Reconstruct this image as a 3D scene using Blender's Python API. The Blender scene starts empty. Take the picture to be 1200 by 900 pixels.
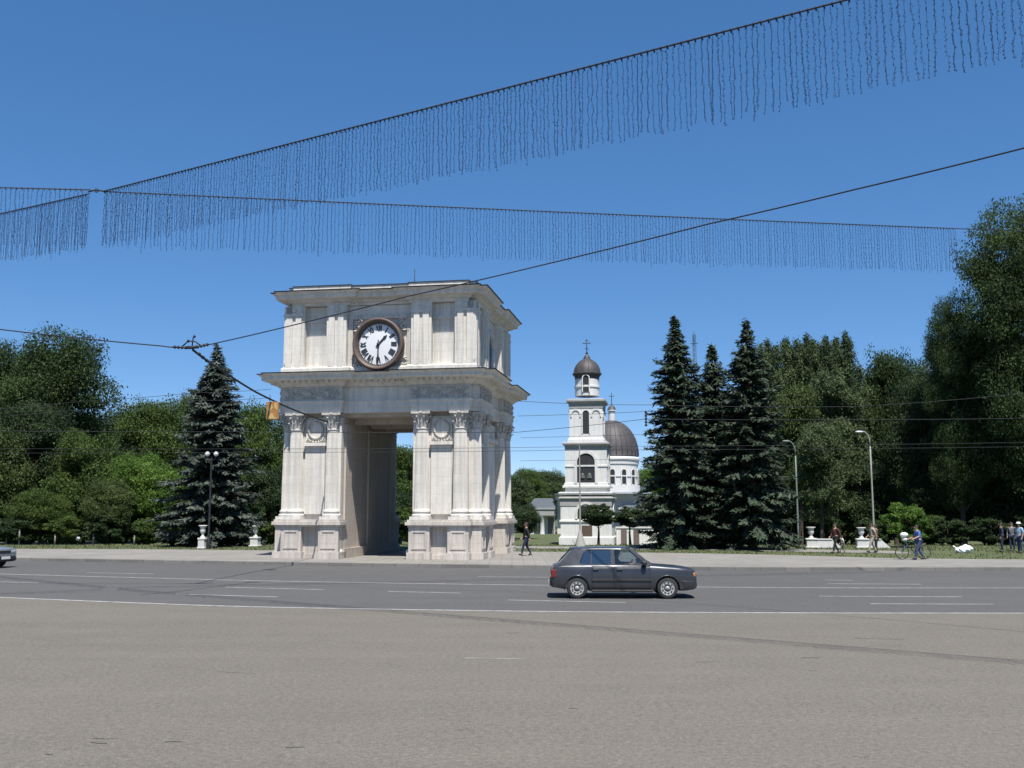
import bpy, bmesh, math, random
import numpy as np
from mathutils import Vector, Matrix, Euler
R = math.radians
PI = math.pi
random.seed(7)
scn = bpy.context.scene
col = scn.collection

# ------------------------------------------------------------------ camera model
F = 1167.0            # focal length in pixels of the 1200 px wide photograph
HC = 2.45             # eye height
PITCH = math.atan(147.0 / F)
cp_, sp_ = math.cos(PITCH), math.sin(PITCH)

def ray(u, v):
    zc = 450.0 - v
    return (u - 600.0, F * cp_ - zc * sp_, F * sp_ + zc * cp_)
def G(u, v, z=0.0):
    """where a sight line meets the level z"""
    d = ray(u, v); t = (z - HC) / d[2]
    return Vector((d[0] * t, d[1] * t, z))
def AT(u, v, Y):
    """the point of a sight line at distance Y"""
    d = ray(u, v); t = Y / d[1]
    return Vector((d[0] * t, Y, HC + d[2] * t))

# ------------------------------------------------------------------ mesh builder
class MB:
    def __init__(self):
        self.v = []; self.f = []; self.smooth = []; self.mi = []; self.m = 0
    def add(self, vs, fs, smooth=False, mat=None):
        b = len(self.v)
        self.v.extend([tuple(p) for p in vs])
        for f in fs:
            self.f.append(tuple(b + i for i in f)); self.smooth.append(smooth); self.mi.append(self.m if mat is None else mat)
    def box(self, x0, x1, y0, y1, z0, z1):
        if x0 > x1: x0, x1 = x1, x0
        if y0 > y1: y0, y1 = y1, y0
        vs = [(x0,y0,z0),(x1,y0,z0),(x1,y1,z0),(x0,y1,z0),(x0,y0,z1),(x1,y0,z1),(x1,y1,z1),(x0,y1,z1)]
        self.add(vs, [(0,3,2,1),(4,5,6,7),(0,1,5,4),(1,2,6,5),(2,3,7,6),(3,0,4,7)])
    def bbox(self, x0, x1, y0, y1, z0, z1, b=0.02):
        """box with chamfered edges"""
        if x0 > x1: x0, x1 = x1, x0
        if y0 > y1: y0, y1 = y1, y0
        bm = bmesh.new(); bmesh.ops.create_cube(bm, size=1)
        for q in bm.verts:
            q.co = Vector(((x0+x1)/2 + q.co.x*(x1-x0), (y0+y1)/2 + q.co.y*(y1-y0), (z0+z1)/2 + q.co.z*(z1-z0)))
        bmesh.ops.bevel(bm, geom=list(bm.edges), offset=b, segments=1, affect='EDGES')
        self.addbm(bm)
    def addbm(self, bm, smooth=False, mtx=None):
        bm.verts.index_update()
        vs = [(mtx @ q.co if mtx else q.co) for q in bm.verts]
        self.add(vs, [[q.index for q in f.verts] for f in bm.faces], smooth); bm.free()
    def lathe(self, prof, n=24, c=(0,0,0), smooth=True, caps=True, sx=1, sy=1, a0=0):
        vs = []; fs = []; k = len(prof)
        for i in range(n):
            a = 2*PI*i/n + a0; ca, sa = math.cos(a)*sx, math.sin(a)*sy
            for r, z in prof: vs.append((c[0]+r*ca, c[1]+r*sa, c[2]+z))
        for i in range(n):
            j = (i+1) % n
            for q in range(k-1): fs.append((i*k+q, j*k+q, j*k+q+1, i*k+q+1))
        self.add(vs, fs, smooth)
        if caps:
            if prof[0][0] > 1e-5: self.add([vs[i*k] for i in range(n)], [tuple(reversed(range(n)))])
            if prof[-1][0] > 1e-5: self.add([vs[i*k+k-1] for i in range(n)], [tuple(range(n))])
    def tube(self, pts, r, n=6, caps=True, smooth=True):
        pts = [Vector(p) for p in pts]; k = len(pts)
        rs = r if isinstance(r, (list, tuple)) else [r]*k
        vs = []; fs = []; up = None
        for i, p in enumerate(pts):
            t = (pts[min(i+1,k-1)] - pts[max(i-1,0)])
            if t.length < 1e-9: t = Vector((0,0,1))
            t.normalize()
            if up is None:
                up = Vector((0,0,1)) if abs(t.z) < .9 else Vector((1,0,0))
            a = t.cross(up); a.normalize(); b = a.cross(t); up = b
            for q in range(n):
                th = 2*PI*q/n
                vs.append(p + (a*math.cos(th) + b*math.sin(th))*rs[i])
        for i in range(k-1):
            for q in range(n):
                w = (q+1) % n
                fs.append((i*n+q, i*n+w, (i+1)*n+w, (i+1)*n+q))
        if caps:
            fs.append(tuple(reversed(range(n)))); fs.append(tuple((k-1)*n+q for q in range(n)))
        self.add(vs, fs, smooth)
    def prism(self, poly, a, b, axis='y'):
        """poly of 2d points extruded from a to b along an axis; (x,z) for y, (y,z) for x, (x,y) for z"""
        def P(p, t):
            return {'y':(p[0],t,p[1]), 'x':(t,p[0],p[1]), 'z':(p[0],p[1],t)}[axis]
        n = len(poly)
        vs = [P(p,a) for p in poly] + [P(p,b) for p in poly]
        fs = [tuple(range(n)), tuple(reversed(range(n,2*n)))] + [(i, n+i, n+(i+1)%n, (i+1)%n) for i in range(n)]
        self.add(vs, fs)
    def sphere(self, c, r, n=10, m=7, sx=1, sy=1, sz=1):
        prof = [(max(r*math.sin(PI*i/m),1e-6), -r*math.cos(PI*i/m)*sz) for i in range(m+1)]
        self.lathe(prof, n, c, True, False, sx, sy)
    def mesh(self, name, sharp=None):
        me = bpy.data.meshes.new(name)
        me.from_pydata(self.v, [], self.f); me.update()
        me.polygons.foreach_set('use_smooth', self.smooth)
        me.polygons.foreach_set('material_index', self.mi)
        bm = bmesh.new(); bm.from_mesh(me)
        bmesh.ops.recalc_face_normals(bm, faces=bm.faces); bm.to_mesh(me); bm.free()
        if sharp is not None:
            me.polygons.foreach_set('use_smooth', [True]*len(me.polygons)); me.set_sharp_from_angle(angle=R(sharp))
        me.update()
        return me
    def build(self, name, mats, parent=None, sharp=None):
        return link(name, self.mesh(name, sharp), mats, parent)

def link(name, me, mats=None, parent=None):
    if mats is not None and not len(me.materials):
        for m in (mats if isinstance(mats, (list, tuple)) else [mats]): me.materials.append(m)
    o = bpy.data.objects.new(name, me); col.objects.link(o)
    if parent: o.parent = parent
    return o
def tag(o, label=None, cat=None, group=None, kind=None):
    if label: o['label'] = label
    if cat: o['category'] = cat
    if group: o['group'] = group
    if kind: o['kind'] = kind
    return o
def empty(name, loc=(0,0,0), rz=0.0, label=None, cat=None, group=None):
    o = bpy.data.objects.new(name, None); col.objects.link(o)
    o.location = loc; o.rotation_euler = (0,0,rz); o.empty_display_size = .3
    return tag(o, label, cat, group)
def copy_tree(o, parent=None):
    c = o.copy(); col.objects.link(c)
    if parent: c.parent = parent
    for ch in [q for q in o.children]: copy_tree(ch, c)
    return c
def structure(o): o['kind'] = 'structure'; return o
def evaluated(me, mods):
    """mesh data run through modifiers"""
    o = bpy.data.objects.new('tmp', me); col.objects.link(o)
    mods(o)
    dg = bpy.context.evaluated_depsgraph_get(); dg.update()
    out = bpy.data.meshes.new_from_object(o.evaluated_get(dg))
    bpy.data.objects.remove(o)
    return out

# ------------------------------------------------------------------ materials
def new_mat(name):
    m = bpy.data.materials.new(name); m.use_nodes = True
    nt = m.node_tree; nt.nodes.clear()
    out = nt.nodes.new('ShaderNodeOutputMaterial'); b = nt.nodes.new('ShaderNodeBsdfPrincipled')
    nt.links.new(b.outputs[0], out.inputs[0])
    return m, nt, b, out
def N(nt, kind, **kw):
    n = nt.nodes.new(kind)
    for k, v in kw.items():
        if k.startswith('i_'):
            key = k[2:]
            key = int(key) if key.isdigit() else key
            n.inputs[key].default_value = v
        else: setattr(n, k, v)
    return n
def ramp(nt, fac, stops):
    r = nt.nodes.new('ShaderNodeValToRGB'); e = r.color_ramp.elements
    while len(e) > 1: e.remove(e[-1])
    for i, (p, c) in enumerate(stops):
        q = e[0] if i == 0 else e.new(p)
        q.position = p; q.color = (c, c, c, 1) if not isinstance(c, (tuple, list)) else (*c, 1)
    nt.links.new(fac, r.inputs[0]); return r.outputs[0]
def mix(nt, fac, a, b, blend='MIX'):
    m = nt.nodes.new('ShaderNodeMix'); m.data_type = 'RGBA'; m.blend_type = blend
    for s, x in ((0, fac), (6, a), (7, b)):
        if hasattr(x, 'is_linked') or hasattr(x, 'links'): nt.links.new(x, m.inputs[s])
        elif s == 0: m.inputs[0].default_value = x
        else: m.inputs[s].default_value = (*x, 1) if len(x) == 3 else x
    return m.outputs[2]
def coords(nt, kind='Object', scale=(1,1,1)):
    tc = nt.nodes.new('ShaderNodeTexCoord')
    mp = nt.nodes.new('ShaderNodeMapping'); mp.inputs['Scale'].default_value = scale
    nt.links.new(tc.outputs[kind], mp.inputs[0]); return mp.outputs[0]
def noise(nt, vec, scale, detail=6, rough=.6):
    n = N(nt, 'ShaderNodeTexNoise'); n.inputs['Scale'].default_value = scale
    n.inputs['Detail'].default_value = detail; n.inputs['Roughness'].default_value = rough
    nt.links.new(vec, n.inputs['Vector']); return n.outputs['Fac']
def bump(nt, b, h, strength=.3, dist=.02):
    n = nt.nodes.new('ShaderNodeBump'); n.inputs['Strength'].default_value = strength
    n.inputs['Distance'].default_value = dist
    nt.links.new(h, n.inputs['Height']); nt.links.new(n.outputs[0], b.inputs['Normal'])
def simple(name, c, rough=.6, metal=0.0, var=.15, scale=6.0, coat=0.0):
    m, nt, b, out = new_mat(name)
    v = coords(nt); f = noise(nt, v, scale)
    c0 = tuple(x*(1-var) for x in c); c1 = tuple(min(1, x*(1+var)) for x in c)
    nt.links.new(ramp(nt, f, [(.3, c0), (.7, c1)]), b.inputs['Base Color'])
    b.inputs['Roughness'].default_value = rough; b.inputs['Metallic'].default_value = metal
    b.inputs['Coat Weight'].default_value = coat
    return m

def stone_mat(name, c, dirty, brick=(.9, .42), streak=.5, seed=0.0):
    m, nt, b, out = new_mat(name)
    v = coords(nt)
    f1 = noise(nt, v, .55, 8, .65); f2 = noise(nt, v, 7.0, 8, .7)
    vs = coords(nt, 'Object', (2.6, 2.6, .16)); f3 = noise(nt, vs, 1.4, 6, .65)
    base = ramp(nt, f1, [(.28, tuple(x*.84 for x in c)), (.5, c), (.75, tuple(min(1, x*1.07) for x in c))])
    base = mix(nt, ramp(nt, f3, [(.47, 0.0), (.66, streak)]), base, dirty)
    f4 = noise(nt, coords(nt, 'Object', (9, 9, .25)), 1.0, 4, .6)
    base = mix(nt, ramp(nt, f4, [(.5, 0.0), (.72, streak*.8)]), base, dirty)
    base = mix(nt, .28, base, ramp(nt, f2, [(.3, tuple(x*.72 for x in c)), (.7, tuple(min(1, x*1.08) for x in c))]))
    # ashlar joints: x+y gives courses on both faces of a corner
    tc = nt.nodes.new('ShaderNodeTexCoord'); sep = nt.nodes.new('ShaderNodeSeparateXYZ'); nt.links.new(tc.outputs['Object'], sep.inputs[0])
    ad = N(nt, 'ShaderNodeMath', operation='ADD'); nt.links.new(sep.outputs[0], ad.inputs[0]); nt.links.new(sep.outputs[1], ad.inputs[1])
    cb = nt.nodes.new('ShaderNodeCombineXYZ'); nt.links.new(ad.outputs[0], cb.inputs[0]); nt.links.new(sep.outputs[2], cb.inputs[1])
    bk = N(nt, 'ShaderNodeTexBrick'); bk.inputs['Scale'].default_value = 1.0
    bk.inputs['Brick Width'].default_value = brick[0]; bk.inputs['Row Height'].default_value = brick[1]
    bk.inputs['Mortar Size'].default_value = .011; bk.inputs['Mortar Smooth'].default_value = .3
    bk.inputs['Color1'].default_value = (1,1,1,1); bk.inputs['Color2'].default_value = (.9,.885,.86,1); bk.inputs['Mortar'].default_value = (.62,.6,.57,1)
    nt.links.new(cb.outputs[0], bk.inputs['Vector'])
    base = mix(nt, .40, base, bk.outputs['Color'], 'MULTIPLY')
    nt.links.new(base, b.inputs['Base Color']); b.inputs['Roughness'].default_value = .88
    b.inputs['Specular IOR Level'].default_value = .25
    bump(nt, b, f2, .25, .03)
    return m

def leaf_mat(name, a, c, trans=.28, rough=.62):
    m, nt, b, out = new_mat(name)
    at = N(nt, 'ShaderNodeAttribute', attribute_name='tint')
    cc = ramp(nt, at.outputs['Fac'], [(0, a), (1, c)])
    nt.links.new(cc, b.inputs['Base Color']); b.inputs['Roughness'].default_value = rough
    b.inputs['Specular IOR Level'].default_value = .18
    t = nt.nodes.new('ShaderNodeBsdfTranslucent'); nt.links.new(cc, t.inputs[0])
    ms = nt.nodes.new('ShaderNodeMixShader'); ms.inputs[0].default_value = trans
    nt.links.new(b.outputs[0], ms.inputs[1]); nt.links.new(t.outputs[0], ms.inputs[2]); nt.links.new(ms.outputs[0], out.inputs[0])
    return m

M = {}
M['stone'] = stone_mat('weathered_limestone', (.70,.665,.60), (.33,.325,.31), streak=.55)
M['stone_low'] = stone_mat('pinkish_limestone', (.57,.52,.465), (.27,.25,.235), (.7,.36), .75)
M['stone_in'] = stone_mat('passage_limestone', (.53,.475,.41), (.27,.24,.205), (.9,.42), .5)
M['relief'] = stone_mat('carved_limestone', (.56,.53,.48), (.24,.23,.22), (9,9), .7)
M['slate'] = simple('dark_sheet_metal', (.045,.045,.05), .55, .3)
M['rod'] = simple('dark_iron', (.03,.032,.035), .5, .4)
M['bronze'] = simple('clock_bronze', (.115,.082,.066), .55, .1)
M['dial'] = simple('clock_dial_white', (.72,.73,.74), .5, 0, .03)
M['black'] = simple('black_paint', (.014,.014,.017), .5)
M['whitewash'] = stone_mat('white_plaster', (.69,.68,.655), (.42,.415,.40), (40,40), .45)
M['grey_and_shade_plaster'] = simple('grey_and_shade_plaster', (.33,.325,.315), .85, 0, .10, 1.5)  # shade on the tower entablatures put into the colour; plain grey on other parts
M['dome'] = simple('dark_sheet_roof', (.070,.064,.064), .6, .1, .25, 1.5)
M['zinc'] = simple('grey_zinc_roof', (.25,.28,.31), .5, .3)
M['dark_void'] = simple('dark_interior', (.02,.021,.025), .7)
M['bark'] = simple('bark', (.065,.052,.042), .95, 0, .35, 9)
M['bark_pale'] = simple('pale_bark', (.20,.19,.17), .9, 0, .4, 7)
M['concrete'] = simple('pale_concrete', (.28,.275,.25), .85, 0, .12, 3)
M['green_pole'] = simple('grey_green_pole_paint', (.16,.20,.18), .6, 0, .1)
M['white_stone'] = simple('white_painted_stone', (.58,.57,.545), .8, 0, .06, 4)
M['globe'] = simple('opal_glass_globe', (.60,.61,.62), .3, 0, .02)
M['wire'] = simple('black_cable', (.016,.017,.022), .7)
M['bulb'] = simple('dark_light_string', (.034,.056,.11), .9, 0, .4, 40)
M['bulb'].node_tree.nodes['Principled BSDF'].inputs['Specular IOR Level'].default_value = .05
M['orange'] = simple('orange_sign_paint', (.34,.16,.045), .6, 0, .25, 12)
M['yellow'] = simple('yellow_sign_paint', (.46,.32,.12), .6, 0, .15, 12)
# ------------------------------------------------------------------ ground, road, paving
def asphalt(name, c, speck, patch, var=.22, sc=1.0):
    m, nt, b, out = new_mat(name)
    v = coords(nt)
    big = noise(nt, v, .09, 5, .55); mid = noise(nt, v, .9, 8, .7); fine = noise(nt, v, 42*sc, 4, .75)
    lane = noise(nt, coords(nt, 'Object', (.05, .9, 1)), 1.0, 4, .6)
    base = ramp(nt, big, [(.32, tuple(x*(1-var) for x in c)), (.52, c), (.7, patch)])
    base = mix(nt, .45, base, ramp(nt, mid, [(.28, tuple(x*.74 for x in c)), (.72, tuple(x*1.16 for x in c))]))
    base = mix(nt, .35, base, ramp(nt, lane, [(.3, tuple(x*.80 for x in c)), (.7, tuple(x*1.12 for x in c))]))
    med = noise(nt, coords(nt, 'Object', (.85, 1, 1)), 15, 5, .75)
    base = mix(nt, .7, base, ramp(nt, med, [(.32, .55), (.5, 1.0), (.72, 1.0)]), 'MULTIPLY')
    base = mix(nt, ramp(nt, med, [(.54, 0.0), (.70, .55)]), base, speck)
    base = mix(nt, ramp(nt, fine, [(.5, 0.0), (.66, .6)]), base, speck)
    base = mix(nt, ramp(nt, fine, [(.3, .5), (.42, 0.0)]), base, tuple(x*.45 for x in c))
    vo = N(nt, 'ShaderNodeTexVoronoi', feature='F1'); vo.inputs['Scale'].default_value = 2.3
    nt.links.new(v, vo.inputs['Vector'])
    st = ramp(nt, vo.outputs['Distance'], [(.03, .6), (.075, 0.0)])
    gate = ramp(nt, noise(nt, v, 1.7, 2), [(.56, 0.0), (.66, 1.0)])
    mm = N(nt, 'ShaderNodeMath', operation='MULTIPLY'); nt.links.new(st, mm.inputs[0]); nt.links.new(gate, mm.inputs[1])
    base = mix(nt, mm.outputs[0], base, tuple(x*.4 for x in c))
    blot = noise(nt, coords(nt, 'Object', (.35, 1, 1)), .55, 3, .5)
    base = mix(nt, ramp(nt, blot, [(.60, 0.0), (.72, .16)]), base, tuple(x*.72 for x in c))
    nt.links.new(base, b.inputs['Base Color']); b.inputs['Roughness'].default_value = .9
    b.inputs['Specular IOR Level'].default_value = .2
    bump(nt, b, fine, .35, .006)
    return m
M['plaza'] = asphalt('worn_pale_asphalt', (.146,.132,.109), (.26,.24,.204), (.164,.147,.119), .13)
M['road'] = asphalt('road_asphalt', (.099,.097,.094), (.16,.157,.152), (.113,.110,.105), .14)
M['tar'] = simple('tar_seam', (.055,.052,.048), .8, 0, .3, 3)
m, nt, b, out = new_mat('worn_road_paint')
v = coords(nt); f = noise(nt, v, 3.2, 8, .75)
nt.links.new(mix(nt, ramp(nt, f, [(.38, .75), (.62, 0.0)]), (.42,.415,.40), (.14,.14,.135)), b.inputs['Base Color']); b.inputs['Roughness'].default_value = .8
M['paint'] = m
m, nt, b, out = new_mat('concrete_paving')
v = coords(nt)
bk = N(nt, 'ShaderNodeTexBrick'); bk.inputs['Scale'].default_value = 1; bk.inputs['Brick Width'].default_value = .5; bk.inputs['Row Height'].default_value = .5
bk.inputs['Mortar Size'].default_value = .012; bk.offset = 0
bk.inputs['Color1'].default_value = (.285,.268,.238,1); bk.inputs['Color2'].default_value = (.25,.235,.21,1); bk.inputs['Mortar'].default_value = (.17,.16,.14,1)
nt.links.new(v, bk.inputs['Vector'])
f = noise(nt, v, .35, 7, .7)
nt.links.new(mix(nt, .7, bk.outputs['Color'], ramp(nt, f, [(.3, .62), (.7, 1.0)]), 'MULTIPLY'), b.inputs['Base Color']); b.inputs['Roughness'].default_value = .9
M['paving'] = m
m, nt, b, out = new_mat('park_ground')
v = coords(nt); f = noise(nt, v, .5, 8, .7); f2 = noise(nt, v, 9, 4, .7)
g_ = ramp(nt, f, [(.3, (.050,.068,.024)), (.55, (.075,.090,.034)), (.75, (.14,.122,.07))])
nt.links.new(mix(nt, .4, g_, ramp(nt, f2, [(.3, (.04,.06,.018)), (.7, (.13,.15,.055))])), b.inputs['Base Color']); b.inputs['Roughness'].default_value = .95
M['lawn'] = m

m, nt, b, out = new_mat('kerb_stone')
v = coords(nt)
bk = N(nt, 'ShaderNodeTexBrick'); bk.inputs['Scale'].default_value = 1; bk.inputs['Brick Width'].default_value = 1.0; bk.inputs['Row Height'].default_value = 30; bk.offset = 0
bk.inputs['Mortar Size'].default_value = .012; bk.inputs['Color1'].default_value = (.20,.19,.172,1); bk.inputs['Color2'].default_value = (.145,.138,.128,1); bk.inputs['Mortar'].default_value = (.10,.095,.088,1)
nt.links.new(v, bk.inputs['Vector']); nt.links.new(mix(nt, .6, bk.outputs['Color'], ramp(nt, noise(nt, v, 2.5, 6, .7), [(.3, .6), (.7, 1.0)]), 'MULTIPLY'), b.inputs['Base Color']); b.inputs['Roughness'].default_value = .9
M['kerb'] = m
def ground_z(y):
    if y <= 49: return -.02
    if y < 53: return -.02 + .15*(y-49)/4
    if y <= 66.5: return .13
    if y < 118: return .13 - 2.03*(y-66.5)/51.5
    return -1.9
mb = MB()
ys = [-400,-100,0,20,40,49,53,58,66.5,75,90,105,118,150,200,400,900,2500]; xs = [-2500,-600,-200,-80,-30,0,30,80,200,600,2500]
vs = [(x,y,ground_z(y)) for y in ys for x in xs]; nx = len(xs)
mb.add(vs, [(j*nx+i, j*nx+i+1, (j+1)*nx+i+1, (j+1)*nx+i) for j in range(len(ys)-1) for i in range(nx-1)])
structure(mb.build('ground', M['lawn']))

def curve_pts(pix, z, ext=170, n=12):
    """ground points of a line seen in the photo, smoothed and run on past the frame"""
    p = [G(u, v, z) for u, v in pix]
    out = []
    for i in range(len(p)-1):
        a, b_, c, d = p[max(i-1,0)], p[i], p[i+1], p[min(i+2,len(p)-1)]
        for k in range(n):
            t = k/n
            q = .5*((2*b_) + (c-a)*t + (2*a-5*b_+4*c-d)*t*t + (3*b_-a-3*c+d)*t**3)
            out.append(Vector((q.x,q.y,z)))
    out.append(p[-1])
    if ext:
        d0 = (p[0]-p[1]).normalized(); d1 = (p[-1]-p[-2]).normalized()
        out = [p[0]+d0*ext] + out + [p[-1]+d1*ext]
    return out
def strip(pts, w, z=None, mbx=None):
    mbx = mbx or MB(); L = []; Rr = []
    for i, p in enumerate(pts):
        t = (pts[min(i+1,len(pts)-1)] - pts[max(i-1,0)]); t.z = 0; t.normalize(); nrm = Vector((-t.y, t.x, 0))
        zz = p.z if z is None else z
        L.append((*(p + nrm*w/2).xy, zz)); Rr.append((*(p - nrm*w/2).xy, zz))
    k = len(pts)
    mbx.add(L+Rr, [(i, k+i, k+i+1, i+1) for i in range(k-1)])
    return mbx
def at_x(pts, x):
    for a, b_ in zip(pts, pts[1:]):
        if a.x <= x <= b_.x: return a.y + (b_.y-a.y)*(x-a.x)/(b_.x-a.x+1e-9)
    return pts[0].y if x < pts[0].x else pts[-1].y
def between(name, A, B, zA, zB, m):
    """sheet between two lines running left to right"""
    xs_ = sorted(set([p.x for p in A] + [p.x for p in B])); k = len(xs_); mbx = MB()
    mbx.add([(x, at_x(A,x), zA) for x in xs_] + [(x, at_x(B,x), zB) for x in xs_], [(i, i+1, k+i+1, k+i) for i in range(k-1)])
    return structure(mbx.build(name, m))

KERB = curve_pts([(0,657),(150,659.5),(300,662),(450,664.3),(660,667),(900,669),(1200,669)], 0.0)
EDGE = curve_pts([(0,700),(150,706),(300,711),(600,716),(900,718),(1200,718.5)], 0.0)
BACK = curve_pts([(-150,643),(150,643.5),(330,645),(700,647),(900,650),(1050,654),(1200,655.5)], 0.15)
NEAR = [Vector((-400,-60,0)), Vector((0,-60,0)), Vector((400,-60,0))]
between('plaza', NEAR, EDGE, .004, .004, M['plaza'])
between('road', EDGE, KERB, .004, .004, M['road'])
KB = [p + Vector((0, .18, 0)) for p in KERB]
between('pavement', KB, BACK, .146, .15, M['paving'])
# kerb: a real step
mb = MB(); k = len(KERB); pr = [(0,-.05),(.012,.135),(.03,.15),(.19,.15)]
vs = [(p.x, p.y+dy, z) for p in KERB for dy, z in pr]
mb.add(vs, [(i*4+j, (i+1)*4+j, (i+1)*4+j+1, i*4+j+1) for i in range(k-1) for j in range(3)])
structure(mb.build('kerb', M['kerb']))
# painted lines
def line(pix, w, ext=0, name='lane_marking'):
    structure(strip(curve_pts(pix, .008, ext, 8), w).build(name, M['paint']))
line([(0,700),(150,706),(300,711),(600,716),(900,718),(1200,718.5)], .17, 120, 'road_edge_line')
line([(0,672.5),(165,677),(330,681),(600,685.3),(900,688.5),(1200,689)], .15, 120, 'road_centre_line')
for d in ([(102,671),(181,672.5)], [(-90,679.5),(45,683)], [(206,696),(325,699.5)], [(264,688),(380,691)], [(595,703),(733,706)],
          [(966,679.5),(1000,680)], [(970,684),(1080,684.6)], [(960,698.6),(1127,699.3)], [(1020,707.5),(1164,708)], [(455,693),(540,695)], [(560,675.5),(650,676.6)]):
    line(d, .12)
structure(strip(curve_pts([(545,771),(585,771.5),(615,772)], .008, 0), .045).build('worn_plaza_marking', M['paint']))
# seams and patches in the asphalt
def wobble(pts, a):
    return [p + Vector((random.uniform(-a,a), random.uniform(-a,a), 0)) for p in pts]
0 and structure(strip(wobble(curve_pts([(480,720),(600,729),(800,741),(1000,752),(1200,763)], .008, 6, 14), .018), .05).build('asphalt_seam', M['tar']))
structure(strip(wobble(curve_pts([(165,697),(215,692),(265,686),(300,682)], .008, 0, 10), .03), .09).build('asphalt_crack', M['tar']))
structure(strip(wobble(curve_pts([(286,682.5),(305,682)], .010, 0, 4), .05), .28).build('tar_patch', M['tar']))
for pix, w in (([(105,870),(127,871)], .02), ([(193,869.5),(211,869)], .02), ([(336,876),(357,875)], .018), ([(938,771),(960,770.5)], .03), ([(1002,748),(1060,749)], .02), ([(255,787),(300,789)], .012), ([(815,776),(840,775)], .015)):
    structure(strip(wobble(curve_pts(pix, .008, 0, 6), .02), w).build('asphalt_crack', M['tar']))
rr_ = random.Random(77)
for i in range(16):
    u = rr_.uniform(20, 1180); v_ = rr_.uniform(735, 890); L = rr_.uniform(5, 26); dv_ = rr_.uniform(-1.2, 1.2)
    structure(strip(wobble(curve_pts([(u, v_), (u+L*.5, v_+dv_), (u+L, v_+rr_.uniform(-.8,.8))], .008, 0, 5), .012), rr_.uniform(.006,.014)).build('asphalt_crack', M['tar']))
# paths on the lawn
A_ = curve_pts([(560,642.0),(700,643.2),(820,644.5),(960,647.0)], .137, 4); B_ = curve_pts([(560,640.0),(700,640.6),(820,641.6),(960,644.0)], .137, 4)
between('park_path', A_, B_, .137, .137, M['paving'])

# blades of grass along the lawn (nobody could count them)
rng = np.random.default_rng(3)
n = 26000
gx = rng.uniform(-48, 44, n); gy = rng.uniform(46, 67, n)
keep = np.array([gy[i] > at_x(BACK, gx[i]) + .05 for i in range(n)]); gx, gy = gx[keep], gy[keep]; n = len(gx)
keep = np.array([not (gx[i] > -3.5 and gx[i] < 26 and at_x(A_, gx[i])-.05 < gy[i] < at_x(B_, gx[i])+.05) for i in range(n)]); gx, gy = gx[keep], gy[keep]; n = len(gx)
gz = np.array([ground_z(y) for y in gy]) - .01; h = rng.uniform(.04, .13, n); a = rng.uniform(0, PI, n); w = .035
V_ = np.stack([np.stack([gx-w*np.cos(a), gy-w*np.sin(a), gz],1), np.stack([gx+w*np.cos(a), gy+w*np.sin(a), gz],1), np.stack([gx+rng.normal(0,.03,n), gy+rng.normal(0,.03,n), gz+h],1)],1).reshape(-1,3)
me = bpy.data.meshes.new('grass'); me.from_pydata(V_.tolist(), [], np.arange(3*n).reshape(-1,3).tolist())
at = me.attributes.new('tint', 'FLOAT', 'FACE'); at.data.foreach_set('value', rng.uniform(0,1,n))
tag(link('grass', me, leaf_mat('grass_blades', (.050,.072,.022), (.13,.135,.06), .2)), 'short mown grass on the strip between paving and trees', 'grass', kind='stuff')
# ------------------------------------------------------------------ triumphal arch
TH = R(9.7)
arch = empty('triumphal_arch', (-5.63, 51.98, .15), -TH, 'square white limestone triumphal arch with a big round clock above its passage', 'triumphal arch')
arch.scale = (1, 1, 1.015)
def quarter(fn):
    """run fn for the four sides with a map (along, out, z) -> local xyz"""
    for k in range(4):
        c, s = round(math.cos(k*PI/2)), round(math.sin(k*PI/2))
        fn(k, lambda a, o, z, c=c, s=s: (a*c + o*s, a*s - o*c, z))
def sbox(mb, f, a0, a1, o0, o1, z0, z1):
    p = f(a0, o0, 0); q = f(a1, o1, 0)
    mb.box(p[0], q[0], p[1], q[1], z0, z1)
def plan(h, xi, st, n):
    pts = []
    for k in range(4):
        c, s = round(math.cos(k*PI/2)), round(math.sin(k*PI/2))
        side = [(-(h-n), h), (-xi, h), (-xi, h-st), (xi, h-st), (xi, h), (h-n, h), (h-n, h-n)] if n > 0 else [(-h, h), (-xi, h), (-xi, h-st), (xi, h-st), (xi, h)]
        for a, o in side: pts.append((a*c + o*s, a*s - o*c))
    return pts
def sweep(mb, prof, h, xi, st, n):
    """closed moulding ring: prof = (offset, z) from the bottom up; capped above and below"""
    rings = [[(x, y, z) for x, y in plan(h+o, xi-o, st, n)] for o, z in prof]
    k = len(rings[0]); vs = [p for r_ in rings for p in r_]
    fs = [(i*k+j, i*k+(j+1) % k, (i+1)*k+(j+1) % k, (i+1)*k+j) for i in range(len(prof)-1) for j in range(k)]
    fs += [tuple(reversed(range(k))), tuple((len(prof)-1)*k + j for j in range(k))]
    mb.add(vs, fs)

W = 4.40        # wall plane
PX = 1.78       # half the passage
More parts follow.
